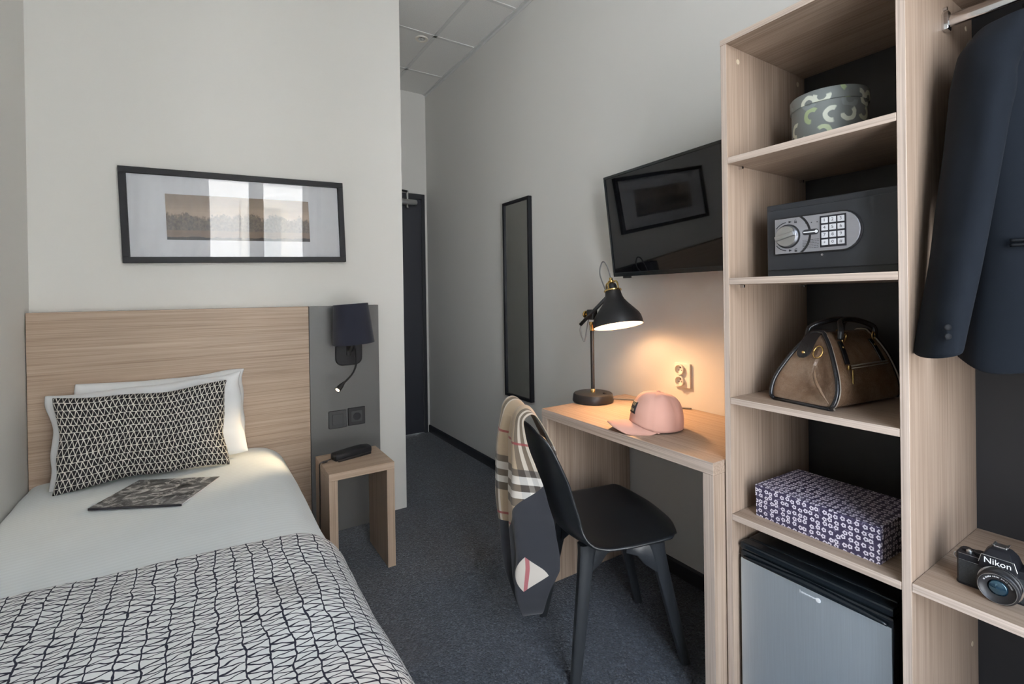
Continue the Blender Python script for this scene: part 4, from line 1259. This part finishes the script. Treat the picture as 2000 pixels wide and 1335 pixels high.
bm = B(); prism(bm, rrect(.040, .0145, .007), 0, .0010, Mu @ Matrix.Translation((-.010, .004, 0))); bdg = obj('badge', bm, M['ink'], sf, world=True)
bm = B(); box(bm, -.0275, .004, .0028, .0056, .0010, .0014, M=Mu); lathe(bm, [(.0040, .001), (.0040, .0015), (.0001, .0016)], 16, Mu @ Matrix.Translation((.0045, .0042, 0))); obj('badge_print', bm, M['print_white'], bdg, world=True)
bm = B(); rng = random.Random(3)
for r_ in range(6):
    x = -.030
    while x < .009:
        L_ = rng.uniform(.002, .007); box(bm, x, min(x + L_, .012), -.0165 - r_ * .0042, -.0155 - r_ * .0042, 0, .0003, M=Mu); x += L_ + .0012
obj('instruction_print', bm, DG, sf, world=True)
bm = B(); lathe(bm, [(.003, 0), (.003, .002), (.0001, .0022)], 12, Mf(.665, 1.3245)); obj('keyhole_cover', bm, M['steel'], sf, world=True)

# ------------------------------------------------------------------ handbag
BG = Vector((-.242, .700, .9278)); bga = math.radians(-8)
hbg = thing('handbag', 'brown leather handbag with black trim and handles on the middle shelf', 'handbag', BG)
Mb = Matrix.Translation(BG) @ Matrix.Rotation(bga, 4, 'Z')      # local x = long axis into the wardrobe, y = width
# cross-section half widths by height (trapezoid doctor bag)
def bagsec(z):
    return interp([(0, .080), (.012, .088), (.04, .091), (.08, .080), (.12, .062), (.155, .042), (.176, .025), (.186, .012)], z)[0]
def bagpt(xf, ang):
    pass
Ht = .190
prof = []
zs = [0, .004, .012, .03, .05, .075, .10, .125, .15, .168, .180, .188]
for z in zs: prof.append((bagsec(z) if z > .003 else .074, z))
sect = [(w_, z) for w_, z in prof] + [(-w_, z) for w_, z in prof[::-1]]
def bagring(x, shrink=0.0, hmul=1.0):
    out = []
    for w_, z in sect:
        k = noise.noise(Vector((x * 9, w_ * 12, z * 11))) * .005 * min(1, z / .03)
        s_ = 1 - shrink
        out.append(Vector((x, (w_ + (k if w_ > 0 else -k)) * s_, .002 + (z + (1 - s_) * .02) * hmul)))
    return out
# skew: far end leans as the soft bag sits
def sk_(v):
    # the closed top is shorter than the base: both ends slope in
    k = 1 - .34 * (max(0, v.z) / .19) ** 1.25
    return Mb @ Vector((v.x * k + .032 * (max(0, v.z) / .19) ** 1.2, v.y, v.z))
bm = B()
xs = [-.150, -.146, -.10, -.05, 0, .05, .10, .146, .150]
rings = [[sk_(p) for p in bagring(x, .05 if abs(x) > .149 else 0)] for x in xs]
# end panel dished inwards
loft(bm, rings, True, False)
for sgn, ri in ((-1, 0), (1, -1)):
    base_ = bagring(sgn * .150, .05)
    prev = rings[ri]
    pv = [bm.verts.new(p) for p in prev]
    cen = Vector((sgn * .150, 0, .07))
    lay = [pv]
    for f_, dep in ((.80, .003), (.55, -.004), (.28, -.010)):
        lay.append([bm.verts.new(sk_(cen + (p - cen) * f_ + Vector((-sgn * (.004 - dep) * (1 if p.y > -.02 else 2.2), 0, 0)))) for p in base_])
    for a, b_ in zip(lay, lay[1:]):
        for i in range(len(a)):
            j = (i + 1) % len(a); bm.faces.new((a[i], a[j], b_[j], b_[i]))
    bm.faces.new(lay[-1])
bmesh.ops.remove_doubles(bm, verts=bm.verts[:], dist=.0003)
obj('bag_body', bm, M['bag'], hbg, world=True, smooth=True, sub=1)
# black gusset band with pale piping around the end panel
for sgn in (-1, 1):
    ring_ = bagring(sgn * .1515)
    loop_ = ring_ + [ring_[0]]
    bm = B(); tube(bm, [sk_(Vector((p.x + sgn * .0, p.y * .985, p.z * .985 + .002))) for p in loop_], .0055, 8, 2, flat=1.0); obj('edge_binding', bm, M['bag_trim'], hbg, world=True, smooth=True)
    bm = B(); tube(bm, [sk_(Vector((p.x - sgn * .006, p.y * 1.022, p.z * 1.0 + .001))) for p in loop_], .0022, 6, 2); obj('piping', bm, M['piping'], hbg, world=True, smooth=True)
# folded gusset crease
bm = B(); tube(bm, [sk_(Vector(p)) for p in ((-.157, -.020, .105), (-.159, -.030, .075), (-.158, -.052, .045), (-.155, -.076, .018))], lambda t: .004 * math.sin(PI * min(max(t, .02), .98)) + .0006, 8, 6); obj('gusset_fold', bm, M['bag'], hbg, world=True, smooth=True)
# closure strap over the top at the near end, with stud and ring
bm = B()
sp_ = spline([(-.120, .0, .197), (-.145, .004, .196), (-.160, .010, .180), (-.166, .014, .150), (-.167, .016, .122)], 6)
for i in range(len(sp_) - 1): pass
rr = []
for i, p in enumerate(sp_):
    wv_ = .019 if i < len(sp_) - 4 else .019 * math.sqrt(max(.05, 1 - ((i - (len(sp_) - 5)) / 4.2) ** 2))
    rr.append([sk_(Vector((p.x + dx, p.y + dy * wv_, p.z))) for dx, dy in ((-.003, -1), (-.003, 1), (.002, 1), (.002, -1))])
loft(bm, rr); obj('end_strap', bm, M['bag_trim'], hbg, world=True, auto=40)
bm = B(); lathe(bm, [(.0048, 0), (.0045, .002), (.002, .0035), (.0001, .0038)], 14, frameM(sk_(Vector((-.1690, .015, .136))), (0, 1, 0), (0, 0, -1))); obj('stud', bm, M['brass'], hbg, world=True, smooth=True)
bm = B(); tube(bm, [sk_(Vector((-.1655, -.022 + .012 * math.cos(a), .140 + .015 * math.sin(a)))) for a in [2 * PI * k / 16 for k in range(17)]], .0020, 8, 2); obj('d_ring', bm, M['brass'], hbg, world=True, smooth=True)
# handles: two black loops lying over the top, tabs, rings, studs
for sy in (-1, 1):
    bm = B()
    hp = [(-.085, sy * .045, .172), (-.088, sy * .042, .200), (-.055, sy * .020 - .0, .217), (0, sy * .012, .222), (.055, sy * .020, .217), (.088, sy * .042, .200), (.085, sy * .045, .172)]
    hp = [(x * 1.30, y, z) for x, y, z in hp]
    tube(bm, [sk_(Vector(p)) for p in hp], .0075, 12, 8); obj('handle', bm, M['bag_trim'], hbg, world=True, smooth=True)
    for x in (-.095, .095):
        yb = [(bagsec(z) + .0025, z) for z in (.165, .15, .13, .108)]
        bm = B(); loft(bm, [[sk_(Vector((x + dx, sy * (y + dd), z + .002))) for dx, dd in ((-.0105, 0), (.0105, 0), (.0105, .004), (-.0105, .004))] for y, z in yb]); obj('handle_tab', bm, M['bag_trim'], hbg, world=True, bevel=.001)
        bm = B(); lathe(bm, [(.004, 0), (.0036, .002), (.0001, .003)], 12, frameM(sk_(Vector((x, sy * (bagsec(.150) + .006), .152))), (1, 0, 0), (0, -.5, 1) if sy > 0 else (0, .5, 1)) @ (Matrix.Identity(4) if sy < 0 else Matrix.Rotation(PI, 4, 'X'))); obj('stud', bm, M['brass'], hbg, world=True, smooth=True)
        bm = B(); tube(bm, [sk_(Vector((x + .010 * math.cos(a), sy * .0485, .176 + .011 * math.sin(a)))) for a in [2 * PI * k / 14 for k in range(15)]], .0018, 8, 2); obj('handle_ring', bm, M['brass'], hbg, world=True, smooth=True)
# zip pocket on the long side
zy = lambda z: -(bagsec(z) + .003)
bm = B(); tube(bm, [sk_(Vector((-.075, zy(.105), .105))), sk_(Vector((.12, zy(.108), .108)))], .0022, 8, 2); tube(bm, [sk_(Vector((-.075, zy(.099), .099))), sk_(Vector((.12, zy(.102), .102)))], .0016, 8, 2); obj('zip', bm, M['piping'], hbg, world=True, smooth=True)
bm = B(); box(bm, -.068, -.058, zy(.103) - .006, zy(.103) - .001, .097, .108, bev=.001, M=Mb); box(bm, -.0655, -.0605, zy(.08) - .004, zy(.08) - .0015, .060, .098, bev=.001, M=Mb); obj('zip_pull', bm, M['brass'], hbg, world=True)

# ------------------------------------------------------------------ floral box
gb = thing('gift_box', 'oblong purple box covered in small white flowers on the lower shelf', 'box', (-.31, .68, .5929))
Mg = frameM((-.415, .6845, .5931), (.010, .3045, 0), (-.9995, .033, 0))
bm = B(); box(bm, -.152, .152, -.222, -.004, 0, .058, bev=.0008, M=Mg)
obj('box_body', bm, M['floral'], gb, world=True)
bm = B(); box(bm, -.1535, .1535, -.2235, -.0025, .057, .0885, bev=.001, M=Mg); obj('lid', bm, M['floral'], gb, world=True)

# ------------------------------------------------------------------ mini fridge
fr = thing('mini_fridge', 'black minibar fridge with a grey steel door under the shelves', 'fridge', (-.22, .69, 0))
FY0, FY1 = .503, .873
boxobj('cabinet', (-.392, -.05, FY0 + .004, FY1 - .002, .004, .512), M['fridge_black'], fr, bev=.006, world=True)
boxobj('door', (-.428, -.394, FY0, FY1, .02, .488), M['fridge_black'], fr, bev=.006, world=True)
boxobj('door_panel', (-.4305, -.426, FY0 + .004, FY1 - .003, .03, .4655), M['fridge_door'], fr, bev=.0015, world=True)
boxobj('top_trim', (-.430, -.392, FY0, FY1, .4905, .5105), M['fridge_black'], fr, bev=.005, world=True)
bm = B()
def lip(s):
    y = FY1 - .012 - s * (FY1 - FY0 - .024)
    k = interp([(0, .0), (.15, .004), (.45, .012), (.55, .012), (.85, .007), (1, .0)], s)[0]
    return [Vector((-.4300 - .002, y, .4665)), Vector((-.434 - k * .3, y, .4675 + k * .2)), Vector((-.434 - k * .3, y, .472 + k)), Vector((-.430, y, .4745 + k))]
loft(bm, [lip(i / 24) for i in range(25)]); obj('door_handle', bm, M['fridge_black'], fr, world=True, smooth=True)
# small white maker's mark
Mq = frameM((-.4306, .686, .4495), (0, -1, 0), (0, 0, 1))
bm = B(); lathe(bm, [(.0058, 0), (.0058, .0006), (.0001, .0007)], 20, Mq @ Matrix.Translation((.0245, -.0005, 0)))
for k in range(9):
    x = -.0205 + k * .0045
    if k in (0,): box(bm, x, x + .0012, -.003, .0055, 0, .0004, M=Mq); box(bm, x, x + .0032, .0012, .0022, 0, .0004, M=Mq)
    else:
        tube(bm, [Mq @ Vector((x + .0016 + .0014 * math.cos(a), .0010 * 0 + .0018 * math.sin(a), .0002)) for a in [2 * PI * j / 8 for j in range(9 if k % 2 else 6)]], .00048, 5, 1)
obj('badge', bm, M['print_white'], fr, world=True)

# ------------------------------------------------------------------ camera
cm = thing('camera', 'black single-lens film camera on the right-hand lower shelf', 'camera', (-.352, .345, .5994))
CO = Vector((-.366, .345, .5996))
cya = math.radians(2)
Mcm = frameM(CO, (.02, -1, 0), (0, 0, 1))         # local x = viewer's right, y = up, z = out to the room
bx = lambda bm, *b_, **k: box(bm, *b_, M=Mcm, **k)
bm = B(); prism(bm, [(x, z) for x, z in [(-.064, -.040), (.070, -.040), (.072, -.034), (.072, -.006), (.068, 0), (-.062, 0), (-.066, -.006), (-.066, -.034)]], .0, .052, Mcm @ Matrix(((1, 0, 0, 0), (0, 0, 1, 0), (0, 1, 0, 0), (0, 0, 0, 1))), bev=.001)
body = obj('camera_body', bm, M['bodyleather'], cm, world=True, auto=40)
bm = B(); prism(bm, [(-.065, -.041), (.071, -.041), (.073, -.034), (.073, -.005), (.068, .001), (-.062, .001), (-.067, -.005), (-.067, -.034)], .052, .066, Mcm @ Matrix(((1, 0, 0, 0), (0, 0, 1, 0), (0, 1, 0, 0), (0, 0, 0, 1))), bev=.002)
obj('top_plate', bm, M['black_frame'], cm, world=True, auto=40)
bm = B(); prism(bm, [(-.065, -.041), (.071, -.041), (.073, -.034), (.073, -.005), (.068, .001), (-.062, .001), (-.067, -.005), (-.067, -.034)], -.0, .004, Mcm @ Matrix(((1, 0, 0, 0), (0, 0, 1, 0), (0, 1, 0, 0), (0, 0, 0, 1)))); obj('base_plate', bm, M['black_frame'], cm, world=True, auto=40)
bm = B()
for z in (.0525, .0655): bx(bm, -.062, -.004, z, z + .0006, .0005, .0016)
obj('edge_line', bm, M['steel'], cm, world=True)
# pentaprism
bm = B()
def hx(w0, w1, y, z0, z1): return [Mcm @ Vector((x, y, z)) for x, z in ((-w0, z0), (w0, z0), (w1, z1), (-w1, z1))]
loft(bm, [hx(.030, .030, .052, -.040, .006), hx(.029, .028, .066, -.040, .009), hx(.024, .022, .082, -.038, .008), hx(.016, .016, .092, -.034, -.004), hx(.012, .012, .095, -.030, -.010)])
obj('prism_housing', bm, M['black_frame'], cm, world=True, bevel=.002)
bm = B(); bx(bm, -.010, .010, .0945, .098, -.034, -.014, bev=.001); bx(bm, -.012, -.0085, .098, .1005, -.034, -.014, bev=.0006); bx(bm, .0085, .012, .098, .1005, -.034, -.014, bev=.0006); obj('hot_shoe', bm, M['steel'], cm, world=True)
bm = B(); tube(bm, [Mcm @ Vector(p) for p in ((-.0285, .064, .0088), (-.024, .0815, .0088), (.024, .0815, .0088), (.0285, .064, .0088))], .0007, 6, 1); obj('prism_line', bm, M['steel'], cm, world=True)
bm = B(); textmesh(bm, 'Nikon', .0165, Mcm @ Matrix.Translation((0, .0715, .0096)), ext=.0003); obj('nameplate', bm, M['print_white'], cm, world=True)
# dials
for nm, x, z, r_, h0, h1 in (('shutter_dial', -.030, -.018, .0105, .066, .073), ('shutter_release', -.047, -.014, .006, .066, .071), ('advance_lever', -.054, -.026, .0085, .066, .070), ('rewind_knob', .052, -.020, .0115, .066, .078)):
    bm = B(); lathe(bm, [(r_, h0 - .001), (r_, h1 - .001), (r_ - .001, h1), (.0001, h1)], 24, Mcm @ Matrix(((1, 0, 0, x), (0, 0, 1, 0), (0, 1, 0, z), (0, 0, 0, 1))))
    if nm == 'shutter_release': lathe(bm, [(.0032, h1), (.0028, h1 + .002), (.0001, h1 + .0022)], 14, Mcm @ Matrix(((1, 0, 0, x), (0, 0, 1, 0), (0, 1, 0, z), (0, 0, 0, 1))))
    obj(nm, bm, M['black_frame'] if nm != 'shutter_release' else M['steel'], cm, world=True, auto=35)
bm = B(); tube(bm, [Mcm @ Vector((-.0665, .056, -.018)), Mcm @ Vector((-.072, .056, -.018)), Mcm @ Vector((-.0725, .050, -.016)), Mcm @ Vector((-.069, .046, -.016))], .0013, 8, 4); obj('strap_lug', bm, M['steel'], cm, world=True, smooth=True)
# lens
LM = Mcm @ Matrix.Translation((.004, .0305, 0))
bm = B(); lathe(bm, [(.0315, 0), (.0325, .004), (.0325, .009), (.031, .010)], 48, LM, caps=False); obj('mount_ring', bm, M['black_frame'], cm, world=True, auto=35)
bm = B(); lathe(bm, [(.0340, .0080), (.0350, .0092), (.0345, .0112), (.030, .0116)], 48, LM, caps=False); obj('chrome_ring', bm, M['chrome'], cm, world=True, auto=35)
bm = B(); lathe(bm, [(.031, .010), (.031, .018), (.0322, .019), (.0322, .030), (.0310, .031), (.0295, .0345), (.0285, .0350), (.0275, .0350), (.0265, .0335), (.0165, .0285), (.0155, .0285)], 56, LM, caps=False); ln = obj('lens_barrel', bm, M['black'], cm, world=True, auto=30)
bm = B(); lathe(bm, [(.0292, .0346), (.0289, .0354), (.0282, .0354), (.0279, .0348)], 56, LM, caps=False); obj('filter_ring', bm, M['steel'], ln, world=True, auto=35)
bm = B(); lathe(bm, [(.0158, .0282), (.012, .0298), (.006, .0308), (.0001, .0311)], 40, LM); obj('front_element', bm, M['lens'], ln, world=True, smooth=True)
bm = B(); rng = random.Random(5)
for k in range(30):
    a0 = math.radians(20 + k * 4.6)
    if k % 7 == 6: continue
    for dr_ in (0,):
        c0_ = LM @ Vector((.0212 * math.cos(a0), .0212 * math.sin(a0), .0312)); c1_ = LM @ Vector((.0236 * math.cos(a0 + rng.uniform(-.03, .03)), .0236 * math.sin(a0), .0324))
        tube(bm, [c0_, c1_], .0004, 5, 1)
obj('lens_engraving', bm, M['print_white'], ln, world=True)

# ------------------------------------------------------------------ jacket on a hanger
jd = Vector((.7, -.7, 0)).normalized(); jn = Vector((-.7, -.7, 0)).normalized(); J0 = Vector((-.38, .42, 0))
Mj = Matrix((jd, -jn, Vector((0, 0, 1)))).transposed().to_4x4(); Mj.translation = J0   # local x = along shoulders, -y = towards viewer
hg = thing('coat_hanger', 'dark clothes hanger hooked on the chrome rail inside the jacket', 'hanger', (RX, .265, RZ))
hx0 = (Vector((RX, .265, 0)) - J0).dot(jd)
bm = B()
hook = [(hx0, 0, 1.795), (hx0, 0, 1.835), (hx0 + .016, 0, 1.850), (hx0 + .018, 0, 1.872), (hx0 + .006, 0, 1.889), (hx0 - .010, 0, 1.8875), (hx0 - .018, 0, 1.874)]
tube(bm, [Mj @ Vector(p) for p in hook], .0022, 8, 8); obj('hook', bm, M['chrome'], hg, world=True, smooth=True)
bm = B(); tube(bm, [Mj @ Vector(p) for p in ((hx0 - .165, 0, 1.745), (hx0 - .09, .0, 1.778), (hx0, 0, 1.796), (hx0 + .09, 0, 1.778), (hx0 + .165, 0, 1.745))], lambda t: .007 + .010 * abs(2 * t - 1), 10, 6); obj('shoulder_bar', bm, M['black'], hg, world=True, smooth=True)

jk = thing('jacket', 'dark navy jacket hanging from the chrome rail', 'jacket', (-.25, .29, 1.4))
cx_ = hx0
def torso_ring(z):
    hw_t, dp = interp([(1.052, .185, .075), (1.10, .183, .078), (1.28, .168, .078), (1.40, .163, .076), (1.55, .170, .078), (1.66, .176, .074), (1.72, .178, .062), (1.76, .150, .050), (1.79, .095, .042), (1.81, .065, .044), (1.83, .055, .040)], z)
    pts = []
    for k in range(48):
        a = 2 * PI * k / 48
        c_, s_ = math.cos(a), math.sin(a)
        x = cx_ + hw_t * math.copysign(abs(c_) ** .75, c_)
        y = dp * math.copysign(abs(s_) ** .8, s_)
        fo = noise.noise(Vector((x * 7, z * 2.2, 1 if s_ < 0 else 5))) * .012 + noise.noise(Vector((x * 16, z * 4, 3))) * .004
        y += fo
        pts.append(Mj @ Vector((x, y, z + .016 * math.sin(3 * a) * (1 if z < 1.06 else 0) - (.02 * (x - cx_) / .18 if z < 1.2 else 0))))
    return pts
bm = B(); zz = [1.052, 1.06, 1.10, 1.16, 1.22, 1.28, 1.34, 1.40, 1.46, 1.52, 1.58, 1.63, 1.68, 1.72, 1.745, 1.765, 1.785, 1.80, 1.815, 1.83]
loft(bm, [torso_ring(z) for z in zz], True, False)
obj('jacket_body', bm, M['jacket'], jk, world=True, smooth=True, sub=1, solid=.003)
for sgn in (-1, 1):
    bm = B()
    # sleeve: near one reaches out past the divider
    if sgn < 0: sp = [(.108, .0, 1.792, .040, .050), (.082, -.008, 1.745, .050, .064), (.060, -.018, 1.66, .046, .068), (.040, -.025, 1.55, .041, .066), (.018, -.030, 1.42, .038, .064), (-.004, -.035, 1.30, .036, .062), (-.022, -.040, 1.20, .034, .060), (-.037, -.042, 1.105, .033, .058), (-.037, -.042, 1.098, .031, .055)]
    else: sp = [(2 * cx_ - .112, .0, 1.772, .052, .058), (2 * cx_ - .082, -.004, 1.725, .058, .066), (2 * cx_ - .066, -.006, 1.62, .056, .066), (2 * cx_ - .056, -.008, 1.46, .051, .064), (2 * cx_ - .050, -.010, 1.30, .048, .062), (2 * cx_ - .048, -.012, 1.105, .044, .058), (2 * cx_ - .048, -.012, 1.098, .042, .055)]
    P5 = []
    for a, b_ in zip(sp, sp[1:]):
        for k in range(4):
            f = k / 4; P5.append(tuple(x + (y - x) * f for x, y in zip(a, b_)))
    P5.append(sp[-1])
    rings = []
    for x, y, z, wx, wy in P5:
        r_ = []
        for k in range(32):
            a = 2 * PI * k / 32
            n_ = noise.noise(Vector((math.cos(a) * 1.3, math.sin(a) * 1.3 + sgn, z * 5))) * .006 + .0045 * math.sin(z * 62 + 3 * math.cos(a)) * max(0, 1 - abs(z - 1.66) / .10) * (1 if math.cos(a) > -.2 else .3)
            r_.append(Mj @ Vector((x + (wx + n_) * math.cos(a), y + (wy + n_) * math.sin(a), z + .01 * math.cos(a))))
        rings.append(r_)
    loft(bm, rings, True, False)
    sv = obj('sleeve', bm, M['jacket'], jk, world=True, smooth=True, sub=1, solid=.003)
    if sgn < 0:
        bm = B()
        for k in range(2): lathe(bm, [(.0062, 0), (.0062, .002), (.0045, .003), (.0001, .0026)], 14, frameM(Mj @ Vector((-.052, -.096, 1.155 - k * .018)), jd, (0, 0, 1)))
        obj('cuff_button', bm, M['jacket_trim'], sv, world=True, auto=40)
# welt pocket: two piped lips sloping down on the front
bm = B()
for dz in (0, .009):
    pts = []
    for k in range(9):
        x = .075 + k * .0185
        z = 1.326 - dz - .055 * max(0, (k - 2) / 6) ** 1.6
        pts.append(Mj @ Vector((x, -(interp([(1.052, .075), (1.28, .078), (1.40, .076)], z)[0]) * (1 - (abs(x - cx_) / .172) ** 2.6) ** .42 - .012, z)))
    tube(bm, pts, .0036, 6, 4)
obj('pocket_welt', bm, M['jacket_trim'], jk, world=True, smooth=True)
bm = B(); tube(bm, [Mj @ Vector((cx_ + x, y, z)) for x, y, z in ((-.058, 0, 1.825), (-.045, -.035, 1.822), (0, -.050, 1.800), (.045, -.035, 1.822), (.058, 0, 1.825), (.04, .034, 1.838), (0, .045, 1.842), (-.04, .034, 1.838), (-.058, 0, 1.825))], .011, 8, 6); obj('collar', bm, M['jacket'], jk, world=True, smooth=True)

def fronty(x, z, off=.007):
    hw_t, dp = interp([(1.052, .185, .075), (1.10, .183, .078), (1.28, .168, .078), (1.40, .163, .076), (1.55, .170, .078), (1.66, .176, .074), (1.72, .178, .062), (1.76, .150, .050), (1.79, .095, .042), (1.81, .065, .044)], z)
    return -dp * max(.05, 1 - min(1, abs(x - cx_) / hw_t) ** 2.67) ** .4 - off - .010
for sgn in (-1, 1):
    inner_ = [(.040, 1.805), (.034, 1.74), (.026, 1.66), (.018, 1.56), (.012, 1.455)]
    outer_ = [(.062, 1.800), (.098, 1.735), (.112, 1.675), (.070, 1.56), (.016, 1.450)]
    def lap(a, b_):
        k = b_ * 4; i = min(3, int(k)); f = k - i
        xi, zi = [inner_[i][q] + (inner_[i + 1][q] - inner_[i][q]) * f for q in (0, 1)]
        xo, zo = [outer_[i][q] + (outer_[i + 1][q] - outer_[i][q]) * f for q in (0, 1)]
        x, z = xi + (xo - xi) * a, zi + (zo - zi) * a
        return Mj @ Vector((cx_ + sgn * x, fronty(cx_ + sgn * x, z, .002 + .005 * a), z))
    bm = B(); gridsurf(bm, lap, 6, 24); obj('lapel', bm, M['jacket'], jk, world=True, smooth=True, solid=.003)
bm = B(); tube(bm, [Mj @ Vector((cx_ + x, fronty(cx_ + x, z, -.001), z)) for x, z in ((.010, 1.455), (.012, 1.35), (.014, 1.22), (.022, 1.07))], .0016, 6, 6); obj('front_edge', bm, M['jacket_trim'], jk, world=True, smooth=True)
for z in (1.43, 1.33):
    bm = B(); lathe(bm, [(.009, 0), (.009, .003), (.006, .004), (.0001, .0035)], 16, frameM(Mj @ Vector((cx_, fronty(cx_, z, -.004), z)), jd, (0, 0, 1))); obj('front_button', bm, M['jacket_trim'], jk, world=True, auto=40)

# ================================================================== CURTAINS either side of the window
for x0, x1, lab in ((-2.30, -1.655, 'sheer white curtain at the window on the bed side'), (-.715, -.48, 'sheer white curtain at the window on the wardrobe side')):
    cu_ = thing('curtain', lab, 'curtain', ((x0 + x1) / 2, YW + .09, .04), group=None)
    bm = B()
    gridsurf(bm, lambda a, b_: Vector((x0 + (x1 - x0) * a + .012 * math.sin(b_ * 7 + a * 3), YW + .09 + .028 * math.sin(a * (x1 - x0) * 75) * (1 - .25 * b_), .04 + b_ * 2.82)), 60, 20)
    obj('curtain_cloth', bm, M['curtain'], cu_, world=True, smooth=True, solid=.002)
ct = thing('curtain_rail', 'slim white curtain rail above the window', 'curtain rail', (-1.3, YW + .09, 2.88))
bm = B(); box(bm, -2.31, -.44, YW + .078, YW + .102, 2.862, 2.89, bev=.003); obj('rail', bm, M['white_plastic'], ct, world=True)
bm = B()
for x in (-2.2, -.52): box(bm, x - .012, x + .012, YW, YW + .08, 2.868, 2.886)
obj('rail_bracket', bm, M['white_plastic'], ct, world=True)

# ================================================================== LIGHT
wld = bpy.data.worlds.new('World'); sc.world = wld; wld.use_nodes = True
nt_ = wld.node_tree; bg = nt_.nodes['Background']
tc_ = nt_.nodes.new('ShaderNodeTexCoord'); sp_n = nt_.nodes.new('ShaderNodeSeparateXYZ'); rp = nt_.nodes.new('ShaderNodeValToRGB')
nt_.links.new(tc_.outputs['Generated'], sp_n.inputs[0]); nt_.links.new(sp_n.outputs[2], rp.inputs[0])
rp.color_ramp.elements[0].position = 0.0; rp.color_ramp.elements[0].color = (.95, .97, 1.0, 1)
rp.color_ramp.elements[1].position = .8; rp.color_ramp.elements[1].color = (.62, .78, 1.0, 1)
nt_.links.new(rp.outputs[0], bg.inputs[0]); bg.inputs[1].default_value = 14.0
sun = bpy.data.lights.new('sun', 'SUN'); sun.energy = 24.0; sun.angle = math.radians(1.5); sun.color = (1, .97, .93)
so_ = bpy.data.objects.new('sun', sun); COL.objects.link(so_); so_.rotation_euler = Vector((-.45, -.75, -.85)).to_track_quat('-Z', 'Y').to_euler(); so_.location = (0, 5, 12)
pt = bpy.data.lights.new('window_portal', 'AREA'); pt.shape = 'RECTANGLE'; pt.size = WX1 - WX0; pt.size_y = WZ1 - WZ0; pt.cycles.is_portal = True
po = bpy.data.objects.new('window_portal', pt); COL.objects.link(po); po.location = ((WX0 + WX1) / 2, YW - .14, (WZ0 + WZ1) / 2); po.rotation_euler = (math.radians(90), 0, 0)

# ================================================================== CAMERA
cam = bpy.data.cameras.new('Camera'); cam.sensor_width = 36; cam.sensor_fit = 'HORIZONTAL'; cam.lens = 36 * 943.5 / 2000
cam.shift_x = 0; cam.shift_y = -(667.5 - 579.72) / 2000; cam.clip_start = .02
co = bpy.data.objects.new('Camera', cam); COL.objects.link(co)
ya, pa_, ra = [math.radians(v) for v in (32.7075, -.2357, -.8411)]
F_ = Vector((math.sin(ya) * math.cos(pa_), math.cos(ya) * math.cos(pa_), math.sin(pa_)))
R0 = Vector((math.cos(ya), -math.sin(ya), 0)); U0 = R0.cross(F_)
Rv = R0 * math.cos(ra) + U0 * math.sin(ra); Uv = -R0 * math.sin(ra) + U0 * math.cos(ra)
mw = Matrix((Rv, Uv, -F_)).transposed().to_4x4(); mw.translation = (-1.7307, .0486, 1.232)
co.matrix_world = mw
sc.camera = co
sc.view_settings.view_transform = 'Standard'; sc.view_settings.look = 'None'; sc.view_settings.exposure = 0.13; sc.view_settings.gamma = 1.0
sc.view_settings.use_curve_mapping = False
sc.cycles.max_bounces = 10; sc.cycles.diffuse_bounces = 6; sc.cycles.glossy_bounces = 5; sc.cycles.transparent_max_bounces = 12
sc.cycles.use_denoising = True
sc.cycles.sample_clamp_indirect = 6.0
